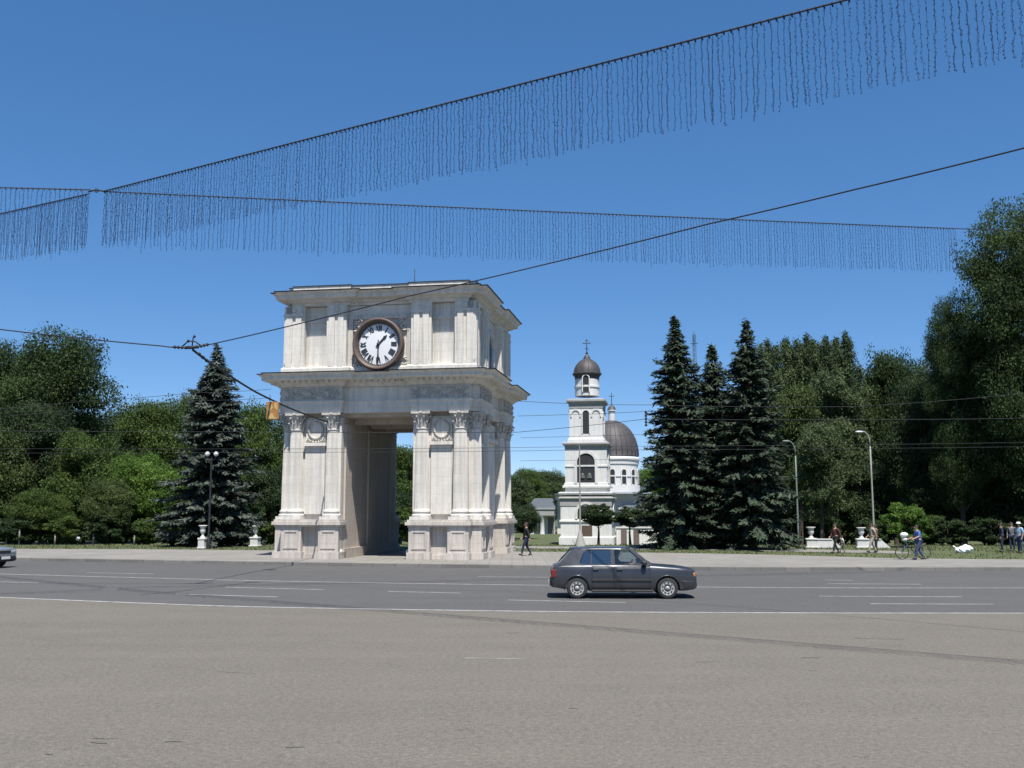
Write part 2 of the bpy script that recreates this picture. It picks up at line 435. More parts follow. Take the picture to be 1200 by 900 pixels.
# piers (the side walls are blind)
for s in (-1, 1):
    mb = MB(); mb.box(s*PX, s*W, -W, W, 0, 6.62)
    # inner strips of the passage wall
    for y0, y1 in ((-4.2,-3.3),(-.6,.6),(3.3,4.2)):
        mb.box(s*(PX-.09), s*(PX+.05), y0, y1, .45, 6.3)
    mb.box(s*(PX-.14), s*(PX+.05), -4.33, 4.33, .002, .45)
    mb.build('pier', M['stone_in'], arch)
    # front jamb course, paler, facing the square
    for y in (-1, 1):
        mb = MB(); mb.box(s*(PX-.003), s*2.0, y*(W-.01), y*(W+.28), 0, 6.60); mb.build('jamb', M['stone'], arch)
mb = MB(); mb.box(-4.3, 4.3, -4.3, 4.3, 6.63, 6.9)
for y in (-2.6, 0, 2.6): mb.box(-PX+.05, PX-.05, y-.3, y+.3, 6.40, 6.64)
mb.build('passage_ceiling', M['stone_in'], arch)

# wall panels between the columns, plaques, on each side
def panels(k, f):
    for s in (-1, 1):
        mb = MB(); rl = MB()
        sbox(mb, f, s*2.0, s*4.32, W-.02, W+.05, 1.8, 6.6)
        sbox(mb, f, s*2.62, s*3.62, W+.04, W+.17, 2.05, 5.25)           # tall slab
        sbox(mb, f, s*2.56, s*3.68, W+.04, W+.34, 5.25, 5.40)           # ledge above it
        sbox(mb, f, s*2.62, s*3.62, W+.04, W+.12, 5.52, 6.5)            # plaque field
        c = f(s*3.12, W+.12, 6.0)
        # wreath
        pts = []
        for i in range(21):
            t = 2*PI*i/20; pts.append(f(s*3.12 + .36*math.cos(t), W+.16+.02*math.sin(7*t), 6.0+.40*math.sin(t)))
        rl.tube(pts, .052, 6)
        for i in range(9):
            t = PI*i/8; rl.sphere(f(s*3.12 + .30*math.cos(t)*1.25, W+.15, 5.62-.18*math.sin(t)), .06, 6, 4)
        p_ = mb.build('wall_panel', M['stone'], arch); rl.build('wreath_relief', M['relief'], p_)
    mb = MB()
    if k in (1, 3):                                                     # blind centre of the sides
        sbox(mb, f, -2.0, 2.0, W-.02, W+.06, 1.8, 6.6)
        sbox(mb, f, -1.5, 1.5, W+.05, W+.14, 2.2, 5.6)
        sbox(mb, f, -1.6, 1.6, W+.05, W+.30, 5.62, 5.8)
        mb.build('wall_panel', M['stone'], arch)
quarter(panels)

# pedestals
def pedestals(k, f):
    for s in (-1, 1):
        mb = MB()
        for a in (2.2, 4.05):
            sbox(mb, f, s*(a-.50), s*(a+.50), W-.3, 5.06, .30, 1.46)
            sbox(mb, f, s*(a-.56), s*(a+.56), W-.3, 5.16, 0, .305)
            # framed field on the die
            for (u0,u1,z0,z1) in ((-.36,.36,1.22,1.30),(-.36,.36,.46,.54),(-.36,-.28,.541,1.219),(.28,.36,.541,1.219)):
                sbox(mb, f, s*a+u0, s*a+u1, 5.05, 5.095, z0, z1)
        sbox(mb, f, s*(2.66), s*(3.59), W-.3, 4.72, .02, 1.46)
        sbox(mb, f, s*(2.70), s*(3.55), W-.3, 4.80, .0, .20)
        for (o, z0, z1) in ((5.10,1.46,1.55),(5.20,1.55,1.70),(5.12,1.70,1.80)):
            sbox(mb, f, s*(2.2-.50-(o-5.06)), s*(4.05+.50+(o-5.06)*.9), W-.3+(5.2-o)*.02, o, z0, z1)
        mb.build('pedestal', M['stone_low'], arch)
quarter(pedestals)

# columns with Corinthian capitals; one set of mesh data, sixteen columns
r0, r1 = .345, .295
cm = MB(); n = 20; vs = []; fs = []
flutes = 40
zs = [0, .06, .1, .6, 1.4, 2.2, 3.0, 3.55, 3.72, 3.76]
for z in zs:
    t = z/3.76; rr = (r0 + .03*(1-min(1, z/.1))) * (1 - t) + r1*t + .012*math.sin(PI*t)
    for i in range(flutes*2):
        q = rr - (.016 if (i % 2 and .1 <= z <= 3.6) else 0); a = PI*i/flutes
        vs.append((q*math.cos(a), q*math.sin(a), z))
k2 = flutes*2
fs = [(i*k2+j, i*k2+(j+1) % k2, (i+1)*k2+(j+1) % k2, (i+1)*k2+j) for i in range(len(zs)-1) for j in range(k2)]
cm.add(vs, fs, False)
shaft_me = cm.mesh('column_shaft'); shaft_me.materials.append(M['stone'])
bm_ = MB(); bm_.box(-.46,.46,-.46,.46,0,.14); bm_.lathe([(.44,.14),(.46,.19),(.44,.25),(.38,.27),(.37,.31),(.41,.33),(.42,.37),(.40,.41),(.355,.43)], 28, caps=False)
base_me = bm_.mesh('column_base'); base_me.materials.append(M['stone'])
ca = MB()
ca.lathe([(.30,0),(.335,.03),(.30,.06),(.29,.10),(.30,.40),(.34,.60),(.42,.74)], 24, caps=False)
ca.prism([(x*.47, y*.47) for x, y in ((-1,-.93),(-.93,-1),(-.4,-.86),(.4,-.86),(.93,-1),(1,-.93),(.86,-.4),(.86,.4),(1,.93),(.93,1),(.4,.86),(-.4,.86),(-.93,1),(-1,.93),(-.86,.4),(-.86,-.4))], .72, .82, 'z')
def acanthus(a, z0, h, r, w, out):
    c, s = math.cos(a), math.sin(a); vs = []; prof = [(0,.0),(.03,.35),(.07,.7),(out*.7,.95),(out,.97),(out*1.05,.82)]
    for i, (o, t) in enumerate(prof):
        ww = w*(.75, 1, .95, .75, .5, .25)[i]
        for u in (-1, -.45, 0, .45, 1):
            rr = r + o - .05*abs(u) + (.02 if u == 0 else 0); x = rr*c - u*ww*s; y = rr*s + u*ww*c
            vs.append((x, y, z0 + h*t - .03*abs(u)))
    ca.add(vs, [(i*5+j, i*5+j+1, (i+1)*5+j+1, (i+1)*5+j) for i in range(5) for j in range(4)], False)
for i in range(8): acanthus(2*PI*i/8, .06, .34, .30, .10, .15)
for i in range(8): acanthus(2*PI*(i+.5)/8, .16, .50, .30, .09, .20)
for i in range(4):
    a = PI/4 + i*PI/2
    pts = []
    for j in range(9):
        t = j/8*1.5*PI; rr = .11*(1-j/12)
        pts.append(((.46 + rr*math.cos(t+1.2))*math.cos(a), (.46 + rr*math.cos(t+1.2))*math.sin(a), .62 + rr*math.sin(t+1.2)))
    ca.tube(pts, [.045*(1-j/14) for j in range(9)], 5)
    ca.tube([(.32*math.cos(a), .32*math.sin(a), .38), (.40*math.cos(a), .40*math.sin(a), .58), pts[0]], [.03,.035,.04], 5)
    b_ = i*PI/2; ca.sphere((.43*math.cos(b_), .43*math.sin(b_), .76), .075, 7, 5)
cap_me = ca.mesh('capital'); cap_me.materials.append(M['relief'])
for k in range(4):
    c, s = round(math.cos(k*PI/2)), round(math.sin(k*PI/2))
    for a in (-4.05, -2.2, 2.2, 4.05):
        o = 4.62
        sh = link('column', shaft_me, None, arch); sh.location = (a*c + o*s, a*s - o*c, 2.20)
        b_ = link('column_base', base_me, None, sh); b_.location = (0,0,-.40)
        q = link('capital', cap_me, None, sh); q.location = (0,0,3.76); q.rotation_euler = (0,0,k*PI/2)

# entablature: architrave, frieze, cornice with breaks over the column pairs
HE = 5.02; XI = 1.66; ST = .30; NO = .40
mb = MB(); sweep(mb, [(-.05,6.80),(-.05,7.03),(-.01,7.035),(-.01,7.26),(.05,7.29),(.05,7.36)], HE, XI, ST, NO); mb.build('architrave', M['stone'], arch)
mb = MB(); sweep(mb, [(-.06,7.37),(-.06,8.02)], HE, XI, ST, NO)
mb.build('frieze', M['stone'], arch)
def frieze_relief(k, f):
    for s in (-1, 1):
        rl = MB()
        for i in range(15):
            a = s*1.85 + s*i*.185
            for j in range(2):
                t = i*1.1 + j*2; pts = []
                for q in range(7):
                    u = q/6*1.4*PI; pts.append(f(a + .085*math.cos(u+t), HE-.03+.02*math.sin(u), 7.58+.22*j + .085*math.sin(u+t)))
                rl.tube(pts, .03, 4)
        sbox(rl, f, s*1.72, s*4.6, HE-.065, HE-.03, 7.42, 7.46); sbox(rl, f, s*1.72, s*4.6, HE-.065, HE-.03, 7.92, 7.96)
        rl.build('frieze_relief', M['relief'], arch)
quarter(frieze_relief)
mb = MB(); sweep(mb, [(-.02,8.03),(.06,8.10),(.10,8.16),(.22,8.20),(.24,8.30),(.62,8.33),(.66,8.38),(.66,8.50),(.74,8.56),(.80,8.62)], HE, XI, ST, NO)
def dent(k, f):
    for i in range(-16, 17):
        a = i*.29; rec = ST if abs(a) < 1.5 else 0
        if 1.4 <= abs(a) <= 1.75: continue
        sbox(mb, f, a-.085, a+.085, HE-rec-.05, HE-rec+.42, 8.215, 8.331)
quarter(dent)
mb.build('cornice', M['stone'], arch)
mb = MB(); sweep(mb, [(.83,8.622),(.85,8.66),(.5,8.70),(-.35,8.78)], HE, XI, ST, NO); mb.build('cornice_flashing', M['slate'], arch)

# attic
WA = 4.42
mb = MB(); mb.box(-WA, WA, -WA, WA, 8.70, 11.98)
mb.build('attic_wall', M['stone'], arch)
mb = MB()
sweep(mb, [(0,8.72),(.10,8.74),(.10,8.95),(.02,9.02)], 4.78, 1.5, .25, .0)
mb.build('attic_plinth', M['stone'], arch)
def attic(k, f):
    for s in (-1, 1):
        for a0, a1 in ((1.62, 2.62), (3.76, 4.80)):
            mb = MB()
            sbox(mb, f, s*a0, s*a1, WA-.3 if a1 < 4.5 else WA-.02, 4.76, 8.95, 11.99)
            w = a1-a0
            sbox(mb, f, s*(a0+.14*w), s*(a0+.42*w), WA-.2, 4.83, 9.02, 11.5)
            sbox(mb, f, s*(a0+.58*w), s*(a0+.88*w), WA-.2, 4.83, 9.02, 11.5)
            sbox(mb, f, s*(a0+.04*w), s*(a0+.96*w), WA-.2, 4.80, 9.0, 9.2)
            sbox(mb, f, s*(a0+.04*w), s*(a0+.96*w), WA-.2, 4.85, 11.5, 11.62)
            sbox(mb, f, s*(a0+.1*w), s*(a0+.9*w), WA-.2, 4.80, 11.621, 11.985)
            c = f(s*(a0+.5*w), 4.80, 11.8); mb.sphere(c, .13, 8, 6)
            mb.build('attic_pilaster', M['stone'], arch)
    for s in (-1, 1):
        mb = MB()
        sbox(mb, f, s*2.70, s*3.68, WA-.02, WA+.06, 9.05, 10.55)     # low slab in the niche
        sbox(mb, f, s*2.64, s*3.74, WA-.02, WA+.10, 11.2, 11.4)
        mb.build('niche_panel', M['stone'], arch)
    mb = MB()
    if k in (1, 3):
        # tall arched opening in the side of the attic
        pts = [(-.75, 9.0)] + [(.75*math.cos(PI-t*PI/12), 10.55+.75*math.sin(t*PI/12)) for t in range(13)] + [(.75, 9.0)]
        for p, q in zip(pts, pts[1:]):
            for (z0, o0, o1) in ((0, WA-.005, WA+.22),):
                c1 = Vector(f(p[0], WA+.10, p[1])); c2 = Vector(f(q[0], WA+.10, q[1]))
                mb.tube([c1, c2], .16, 6)
        mb.build('arched_surround', M['stone'], arch)
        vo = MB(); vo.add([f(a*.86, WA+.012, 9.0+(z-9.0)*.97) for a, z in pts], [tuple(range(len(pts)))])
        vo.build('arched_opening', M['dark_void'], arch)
    else:
        # square carved surround of the clock
        for s in (-1, 1):
            sbox(mb, f, s*1.36, s*1.60, WA-.02, WA+.12, 9.02, 11.45)
            for sz in (-1, 1):
                for i in range(5):
                    t0 = i*1.3; cx, cz = s*(1.02+.07*i), 10.04+sz*(1.12-.10*i)
                    mb.tube([f(cx+.13*math.cos(t0+u*.55), WA+.07+.03*math.sin(u), cz+.13*math.sin(t0+u*.55)) for u in range(8)], .05, 5)
        sbox(mb, f, -1.6, 1.6, WA-.02, WA+.14, 11.3, 11.5)
        mb.build('clock_surround', M['relief'], arch)
quarter(attic)
HT = 4.72
mb = MB(); sweep(mb, [(.0,12.0),(.02,12.10),(.14,12.16),(.18,12.24),(.46,12.30),(.50,12.36),(.50,12.46),(.58,12.52),(.66,12.60)], HT, 1.5, .22, .30)
mb.build('attic_cornice', M['stone'], arch)
mb = MB(); sweep(mb, [(.69,12.602),(.71,12.645),(.3,12.70),(-.3,12.74)], HT, 1.5, .22, .30); mb.build('cornice_flashing', M['slate'], arch)
mb = MB(); sweep(mb, [(.04,12.66),(.04,12.96)], HT-.05, 1.5, .22, .30); mb.build('parapet', M['stone'], arch)
mb = MB(); sweep(mb, [(.08,12.962),(.08,13.0)], HT-.05, 1.5, .22, .30)
mb.lathe([(4.6,13.0),(.2,13.25),(.01,13.26)], 4, caps=False, smooth=False, a0=PI/4); mb.build('roof', M['slate'], arch)
mb = MB(); mb.tube([(1.0,-2.0,12.95),(1.0,-2.0,14.3)], .022, 5); mb.build('lightning_rod', M['rod'], arch)

# clock
CZ = 10.04
clk = bpy.data.objects.new('clock', None); col.objects.link(clk); clk.parent = arch; clk.location = (0, -(WA+.06), CZ); clk.rotation_euler = (PI/2, 0, 0)
def ringprof(prof, name, m, n=64):
    mb = MB(); mb.lathe(prof, n, caps=False); return mb.build(name, m, clk)
ringprof([(1.02,.20),(1.05,.30),(1.08,.40),(1.15,.46),(1.22,.46),(1.25,.42),(1.23,.36),(1.26,.30),(1.26,.12),(1.22,-.05)], 'clock_ring', M['bronze'])
mb = MB(); mb.lathe([(0.001,.245),(.5,.24),(1.03,.21)], 64, caps=False); mb.build('clock_face', M['dial'], clk)
mb = MB(); mb.lathe([(.985,.222),(1.0,.228),(1.015,.222)], 64, caps=False)
for i in range(60):
    a = 2*PI*i/60; c, s = math.cos(a), math.sin(a); r_a, r_b, w = .94, .985, (.012 if i % 5 else .022)
    mb.add([(r_a*c-w*s, r_a*s+w*c, .232),(r_a*c+w*s, r_a*s-w*c, .232),(r_b*c+w*s, r_b*s-w*c, .229),(r_b*c-w*s, r_b*s+w*c, .229)], [(0,1,2,3)])
mb.build('minute_track', M['black'], clk)
ROM = {1:'I',2:'II',3:'III',4:'IIII',5:'V',6:'VI',7:'VII',8:'VIII',9:'IX',10:'X',11:'XI',12:'XII'}
for h_, txt in ROM.items():
    mb = MB(); H_ = .28; wid = {'I':.072,'V':.165,'X':.165}; tot = sum(wid[c] for c in txt); x = -tot/2
    a = PI/2 - h_*PI/6; cx, cy = .765*math.cos(a), .765*math.sin(a); rot = a - PI/2
    def bar(x0, y0, x1, y1, w):
        d = Vector((x1-x0, y1-y0)).normalized(); nn = Vector((-d.y, d.x))*w/2
        q = [(x0+nn.x, y0+nn.y), (x0-nn.x, y0-nn.y), (x1-nn.x, y1-nn.y), (x1+nn.x, y1+nn.y)]
        cr, sr = math.cos(rot), math.sin(rot)
        pp = [(cx + X*cr - Y*sr, cy + X*sr + Y*cr) for X, Y in q]
        mb.prism(pp, .226, .245, 'z')
    for ch in txt:
        w = wid[ch]
        if ch == 'I': bar(x+w/2, -H_/2, x+w/2, H_/2, .05)
        elif ch == 'V': bar(x+.02, H_/2, x+w/2, -H_/2, .045); bar(x+w-.02, H_/2, x+w/2+.003, -H_/2+.002, .026)
        else: bar(x+.015, H_/2, x+w-.015, -H_/2, .045); bar(x+w-.015, H_/2-.002, x+.015, -H_/2+.002, .026)
        x += w
    mb.build('hour_numeral', M['black'], clk)
def hand(deg, L, w, z, tail):
    a = R(90-deg); c, s = math.cos(a), math.sin(a); mb = MB()
    pts = [(-tail, -w*.8), (L*.55, -w), (L*.72, -w*1.7), (L, 0), (L*.72, w*1.7), (L*.55, w), (-tail, w*.8)]
    mb.prism([(x*c - y*s, x*s + y*c) for x, y in pts], z, z+.018, 'z')
    mb.lathe([(.07,z+.02),(.07,z+.035),(.001,z+.04)], 16, caps=False)
    mb.build('clock_hand', M['black'], clk)
hand(44, .62, .042, .262, .16); hand(180.5, .90, .030, .290, .2)
# ------------------------------------------------------------------ bell tower and cathedral
def opening(mb_frame, mb_dark, cx, y, z0, w, h, arch_=True, frame=.12, depth=.12):
    """arched opening on a wall facing -y: raised surround and dark interior just proud of the wall"""
    r = w/2; zs = z0 + h - (r if arch_ else 0)
    pts = [(cx-r, z0)] + ([(cx + r*math.cos(PI - t*PI/10), zs + r*math.sin(t*PI/10)) for t in range(11)] if arch_ else [(cx-r, z0+h), (cx+r, z0+h)]) + [(cx+r, z0)]
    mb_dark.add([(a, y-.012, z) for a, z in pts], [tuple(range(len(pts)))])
    if mb_frame is not None:
        rf = r + frame
        out = [(cx-rf, z0)] + ([(cx + rf*math.cos(PI - t*PI/10), zs + rf*math.sin(t*PI/10)) for t in range(11)] if arch_ else [(cx-rf, z0+h+frame), (cx+rf, z0+h+frame)]) + [(cx+rf, z0)]
        k = len(pts)
        vs = [(a, y-depth, z) for a, z in pts] + [(a, y-depth, z) for a, z in out] + [(a, y+.01, z) for a, z in pts] + [(a, y+.01, z) for a, z in out]
        fs = []
        for i in range(k-1):
            fs += [(i, i+1, k+i+1, k+i), (i, 2*k+i, 2*k+i+1, i+1), (k+i, k+i+1, 3*k+i+1, 3*k+i)]
        mb_frame.add(vs, fs)
def cornice_ring(mb, h, z, prof, rnd=False):
    """square or round moulding: prof of (offset, dz)"""
    if rnd: mb.lathe([(h+o, z+dz) for o, dz in prof], 32, smooth=False)
    else: mb.lathe([((h+o)*math.sqrt(2), z+dz) for o, dz in prof], 4, smooth=False, a0=PI/4)
CY = 120.0; CX = (688-600)/F*CY*1.0 + .3
zc_ = lambda y: AT(688, y, CY).z + 1.77     # height over the tower's foot
tower = empty('bell_tower', (CX, CY+3, -1.77), -TH, 'white four-tiered bell tower with brown dome and cross beyond the arch', 'bell tower')
def tier(name, h, z0, z1, m=M['whitewash'], rnd=False):
    mb = MB()
    if rnd: mb.lathe([(h, z0), (h, z1)], 32)
    else: mb.box(-h, h, -h, h, z0, z1)
    return mb.build(name, m, tower)
Z = {k: zc_(k) for k in (638,611,594,583,571,546,528,519.6,508,478,470,465,435)}
def four(fn, dname):
    """openings for the four walls, each a part of its own"""
    for k in range(4):
        fr = MB(); dk = MB(); fn(fr, dk)
        c, s = round(math.cos(k*PI/2)), round(math.sin(k*PI/2))
        for q in (fr, dk): q.v = [(x*c-y*s, x*s+y*c, z) for x, y, z in q.v]
        p = fr.build('archivolt', M['whitewash'], tower); dk.build(dname, M['dark_void'], p)
M['bell'] = simple('bell_metal', (.12,.13,.11), .5, .5)
# lowest tier
h4, h3, h2, h1 = 3.05, 2.52, 2.03, 1.5
tier('lowest_tier', h4, 0, Z[583])
mb = MB(); cornice_ring(mb, h4, Z[611]-.12, [(.0,0),(.14,.05),(.14,.22),(.0,.28)]); cornice_ring(mb, h4, 0, [(.2,0),(.2,.9),(.02,1.0)])
cornice_ring(mb, h4, Z[571]-.95, [(-.2,0),(.16,.06),(.22,.22),(.22,.34),(.0,.40)])
mb.build('stone_course', M['whitewash'], tower)
mb = MB(); cornice_ring(mb, h4, Z[594]+.05, [(.02,0),(.06,.05),(.06,.85),(.25,.95),(.25,1.05),(-.1,1.25)]); mb.build('entablature', M['grey_and_shade_plaster'], tower)  # white band coloured grey for the shade on it
def o4(fr, dk):
    opening(fr, dk, 0, -h4, Z[611]+.3, 2.0, 1.75, True, .28, .14)
four(o4, 'fanlight')
mb = MB(); opening(None, mb, 0.1, -h4, 0.02, 1.25, 2.3, False); mb.build('door', simple('brown_wood_door', (.10,.065,.045), .6), tower)
# bell tier
tier('bell_tier', h3, Z[583], Z[519.6])
mb = MB(); cornice_ring(mb, h3, Z[571], [(.3,-.02),(.3,.18),(.12,.28),(.12,.5),(.0,.55)]); cornice_ring(mb, h3, Z[546]-.1, [(0,0),(.09,.03),(.09,.2),(0,.23)])
mb.build('stone_course', M['whitewash'], tower)
mb = MB(); cornice_ring(mb, h3, Z[528]+.1, [(0.03,0),(.03,.45),(.16,.55),(.34,.7),(.34,.86),(.05,1.0)]); mb.build('entablature', M['grey_and_shade_plaster'], tower)  # shade of this cornice painted in by the greyer material
def o3(fr, dk): opening(fr, dk, 0, -h3, Z[571]+.1, 2.15, 4.0, True, .34, .12)
four(o3, 'bell_opening')
for k in range(4):
    c, s = round(math.cos(k*PI/2)), round(math.sin(k*PI/2)); mb = MB()
    p = [(-1.07,-h3-.10,Z[546]-.05),(1.07,-h3-.02,Z[546]+.14)]
    q0 = (p[0][0]*c-p[0][1]*s, p[0][0]*s+p[0][1]*c); q1 = (p[1][0]*c-p[1][1]*s, p[1][0]*s+p[1][1]*c)
    mb.box(q0[0], q1[0], q0[1], q1[1], p[0][2], p[1][2])
    mb.build('cross_beam', M['whitewash'], tower)
for dx in (-.45, .4):
    mb = MB(); mb.lathe([(.38,0),(.33,.12),(.24,.4),(.16,.55),(.03,.62)], 14, (dx, -h3-.02, Z[571]+1.1), sy=.25)
    mb.build('bell', M['bell'], tower)
# narrow tier
tier('narrow_tier', h2, Z[519.6], Z[470])
mb = MB(); cornice_ring(mb, h2, Z[519.6], [(.2,0),(.2,.55),(.1,.7),(0,.75)]); mb.build('stone_course', M['whitewash'], tower)
mb = MB(); cornice_ring(mb, h2, Z[478], [(.0,0),(.05,.05),(.08,.65),(.3,.8),(.36,.9),(.36,1.12),(.0,1.25)]); mb.build('entablature', M['grey_and_shade_plaster'], tower)  # greyer than the wall: its shade is in the base colour
def o2(fr, dk):
    opening(fr, dk, 0, -h2, Z[508]+.05, .78, 2.85, True, .12, .08)
    for dx in (-1.25, 1.25): opening(fr, MB(), dx, -h2, Z[478]-1.0, .95, .8, True, .16, .10)
four(o2, 'narrow_opening')
# round lantern and dome
tier('lantern', h1, Z[470]+.9, Z[435]+.1, rnd=True)
mb = MB(); cornice_ring(mb, h1, Z[435]-1.75, [(0,0),(.10,.03),(.10,.25),(0,.3)], True); mb.build('stone_course', M['whitewash'], tower)
mb = MB(); cornice_ring(mb, h1, Z[435]-.65, [(.02,0),(.05,.3),(.18,.5),(.32,.62),(.34,.72),(.05,.85)], True); mb.build('entablature', M['dome'], tower)
mb = MB(); dk = MB()
opening(mb, dk, 0, -h1-.05, Z[470]+1.3, .74, 2.05, True, .12, .12)
mb.build('archivolt', M['whitewash'], tower); dk.build('narrow_opening', M['dark_void'], tower)
zd = Z[435]
mb = MB()
mb.lathe([(1.66,zd),(1.64,zd+.3),(1.52,zd+.8),(1.3,zd+1.22),(.95,zd+1.6),(.55,zd+1.85),(.42,zd+1.95),(.46,zd+2.05),(.38,zd+2.15),(.30,zd+2.35),(.12,zd+2.5),(.08,zd+2.7)], 28, caps=False)
for i in range(14):
    a = 2*PI*i/14
    mb.tube([(r*math.cos(a), r*math.sin(a), zd+z) for r, z in ((1.67,.02),(1.66,.3),(1.54,.8),(1.32,1.22),(.97,1.6),(.57,1.85))], .035, 4)
mb.build('dome', M['dome'], tower)
mb = MB(); zt = zd+2.6
mb.tube([(0,0,zt),(0,0,zt+1.9)], .055, 6); mb.tube([(-.5,0,zt+1.35),(.5,0,zt+1.35)], .05, 6); mb.tube([(-.22,0,zt+1.68),(.22,0,zt+1.68)], .04, 6); mb.tube([(-.24,0,zt+.72),(.24,0,zt+.58)], .04, 6)
mb.sphere((0,0,zt+.1), .16, 8, 6); mb.build('cross', M['rod'], tower)

# low wall beside the tower
p0 = AT(722, 600, 122); lw = empty('courtyard_wall', (p0.x, 122, -1.95), -TH*.3, 'low white wall with two brown doors right of the bell tower', 'wall')
mb = MB(); mb.box(0, 9.5, 0, .5, 0, 2.15); mb.build('wall', M['whitewash'], lw)
mb = MB(); mb.box(-.1, 9.6, -.1, .6, 2.153, 2.32); mb.build('coping', M['whitewash'], lw)
for x in (.55, 2.05):
    mb = MB(); mb.box(x, x+.7, -.04, .1, .05, 2.0); mb.box(x+.3, x+.34, -.055, .0, .05, 1.98); mb.build('door', simple('brown_gate_wood', (.13,.105,.09), .7), lw)
# the cathedral behind
DY = 180.0; DX = (718-600)/F*DY + .5
cath = empty('cathedral', (DX, DY+6, -1.9), -TH, 'white cathedral with a wide dark brown dome, partly hidden by the bell tower', 'cathedral')
zz = lambda y: AT(718, y, DY).z + 1.9
mb = MB(); mb.box(-9.5, 9.5, -7, 9, 0, zz(586)); mb.build('wall', M['whitewash'], cath)
mb = MB(); mb.box(-9.8, 9.8, -7.3, 9.3, zz(586)+.002, zz(581)); mb.box(-9.9, 9.9, -7.4, 9.4, zz(581)+.002, zz(579)); mb.build('entablature', M['whitewash'], cath)
mb = MB(); mb.lathe([(9.9*1.414, zz(579)+.004),(5.6*1.414, zz(576.5))], 4, caps=True, smooth=False, a0=PI/4); mb.build('roof', M['zinc'], cath)
mb = MB(); mb.lathe([(5.05, zz(577)), (5.05, zz(568)), (4.75, zz(568)), (4.75, zz(543)), (4.9, zz(543)), (4.95, zz(538)), (5.1, zz(538)), (5.1, zz(536)), (4.8, zz(533.5))], 40, smooth=False); mb.build('drum', M['whitewash'], cath)
mb = MB(); mb.lathe([(4.79, zz(558)),(4.9, zz(558)),(4.9, zz(556.5)),(4.79, zz(556.5))], 40, caps=False, smooth=False); mb.build('stone_course', M['whitewash'], cath)
for i in range(14):
    a = -PI/2 + 2*PI*(i+.15)/14
    fr = MB(); dk = MB(); opening(fr, dk, 0, -4.80, zz(566.5), .85, 2.6, True, .16, .08)
    b_ = a + PI/2; c, s = math.cos(b_), math.sin(b_)
    for q in (fr, dk): q.v = [(x*c-y*s, x*s+y*c, z) for x, y, z in q.v]
    wf = fr.build('window', M['whitewash'], cath); dk.build('pane', M['dark_void'], wf)
zb = zz(533); Hd = zz(490)-zb
mb = MB()
mb.lathe([(4.95, zb)] + [(4.9*math.cos(t*PI/2/12), zb + .1 + Hd*math.sin(t*PI/2/12)) for t in range(12)] + [(.6, zb+Hd)], 40, caps=False)
for i in range(28):
    a = 2*PI*i/28
    mb.tube([(4.93*math.cos(t*PI/2/10)*math.cos(a), 4.93*math.cos(t*PI/2/10)*math.sin(a), zb+.1+Hd*math.sin(t*PI/2/10)) for t in range(10)], .05, 4)
mb.build('dome', M['dome'], cath)
mb = MB(); mb.lathe([(.62, zz(491)), (.62, zz(478)), (.8, zz(478)), (.8, zz(476.5))], 16, smooth=False); mb.build('lantern', M['whitewash'], cath)
mb = MB(); mb.lathe([(.82, zz(476.5)), (.6, zz(473)), (.2, zz(471)), (.02, zz(470))], 16, caps=False); mb.build('lantern_cap', M['dome'], cath)
mb = MB(); mb.tube([(0,0,zz(471)),(0,0,zz(456))], .07, 5); mb.tube([(-.5,0,zz(460)),(.5,0,zz(460))], .06, 5); mb.build('cross', M['rod'], cath)
# side porches with columns
for name, pcx, w in (('porch', 638, 4.3), ('porch', 757, 7.5)):
    pc = (pcx-718)/F*(DY-4)
    y0 = -9.5 if pcx < 700 else -11
    mb = MB(); mb.box(pc-w/2, pc+w/2, y0+1.3, -6.9, 0, zz(604)); p_ = mb.build('porch', M['whitewash'], cath)
    mb = MB(); mb.box(pc-w/2-.2, pc+w/2+.2, y0-.3, -6.9, zz(604)+.003, zz(597)); mb.box(pc-w/2-.35, pc+w/2+.35, y0-.45, -6.9, zz(597)+.003, zz(595)); mb.build('entablature', M['grey_and_shade_plaster'] if pcx < 700 else M['whitewash'], p_)
    mb = MB(); mb.prism([(pc-w/2-.4, zz(595)+.005), (pc+w/2+.4, zz(595)+.005), (pc+w/2-.5, zz(584 if w < 5 else 592)), (pc-w/2+1.0, zz(584 if w < 5 else 592))], y0-.4, -6.5, 'y'); mb.build('roof', M['zinc'], p_)
    for i in range(2 if w < 5 else 4):
        a = pc - w/2 + .4 + i*(1.9 if w < 5 else (w-.8)/3)
        mb = MB(); mb.lathe([(.45,0),(.42,.2),(.40,.3),(.34,zz(606)),(.45,zz(605)),(.45,zz(604))], 16, (a, y0+.2, 0)); mb.build('column', M['whitewash'], p_)
    mb = MB()
    if w < 5: mb.box(pc-.6, pc+.25, y0+1.27, y0+1.4, .05, zz(606)); mb.box(pc+1.0, pc+w/2-.05, y0+1.27, y0+1.4, .05, zz(606))
    else:
        for a in (-2.2, .1): mb.box(pc+a-.62, pc+a+.62, y0+1.27, y0+1.4, .05, zz(612))
    mb.build('door', simple('grey_brown_door', (.15,.135,.125), .7), p_)
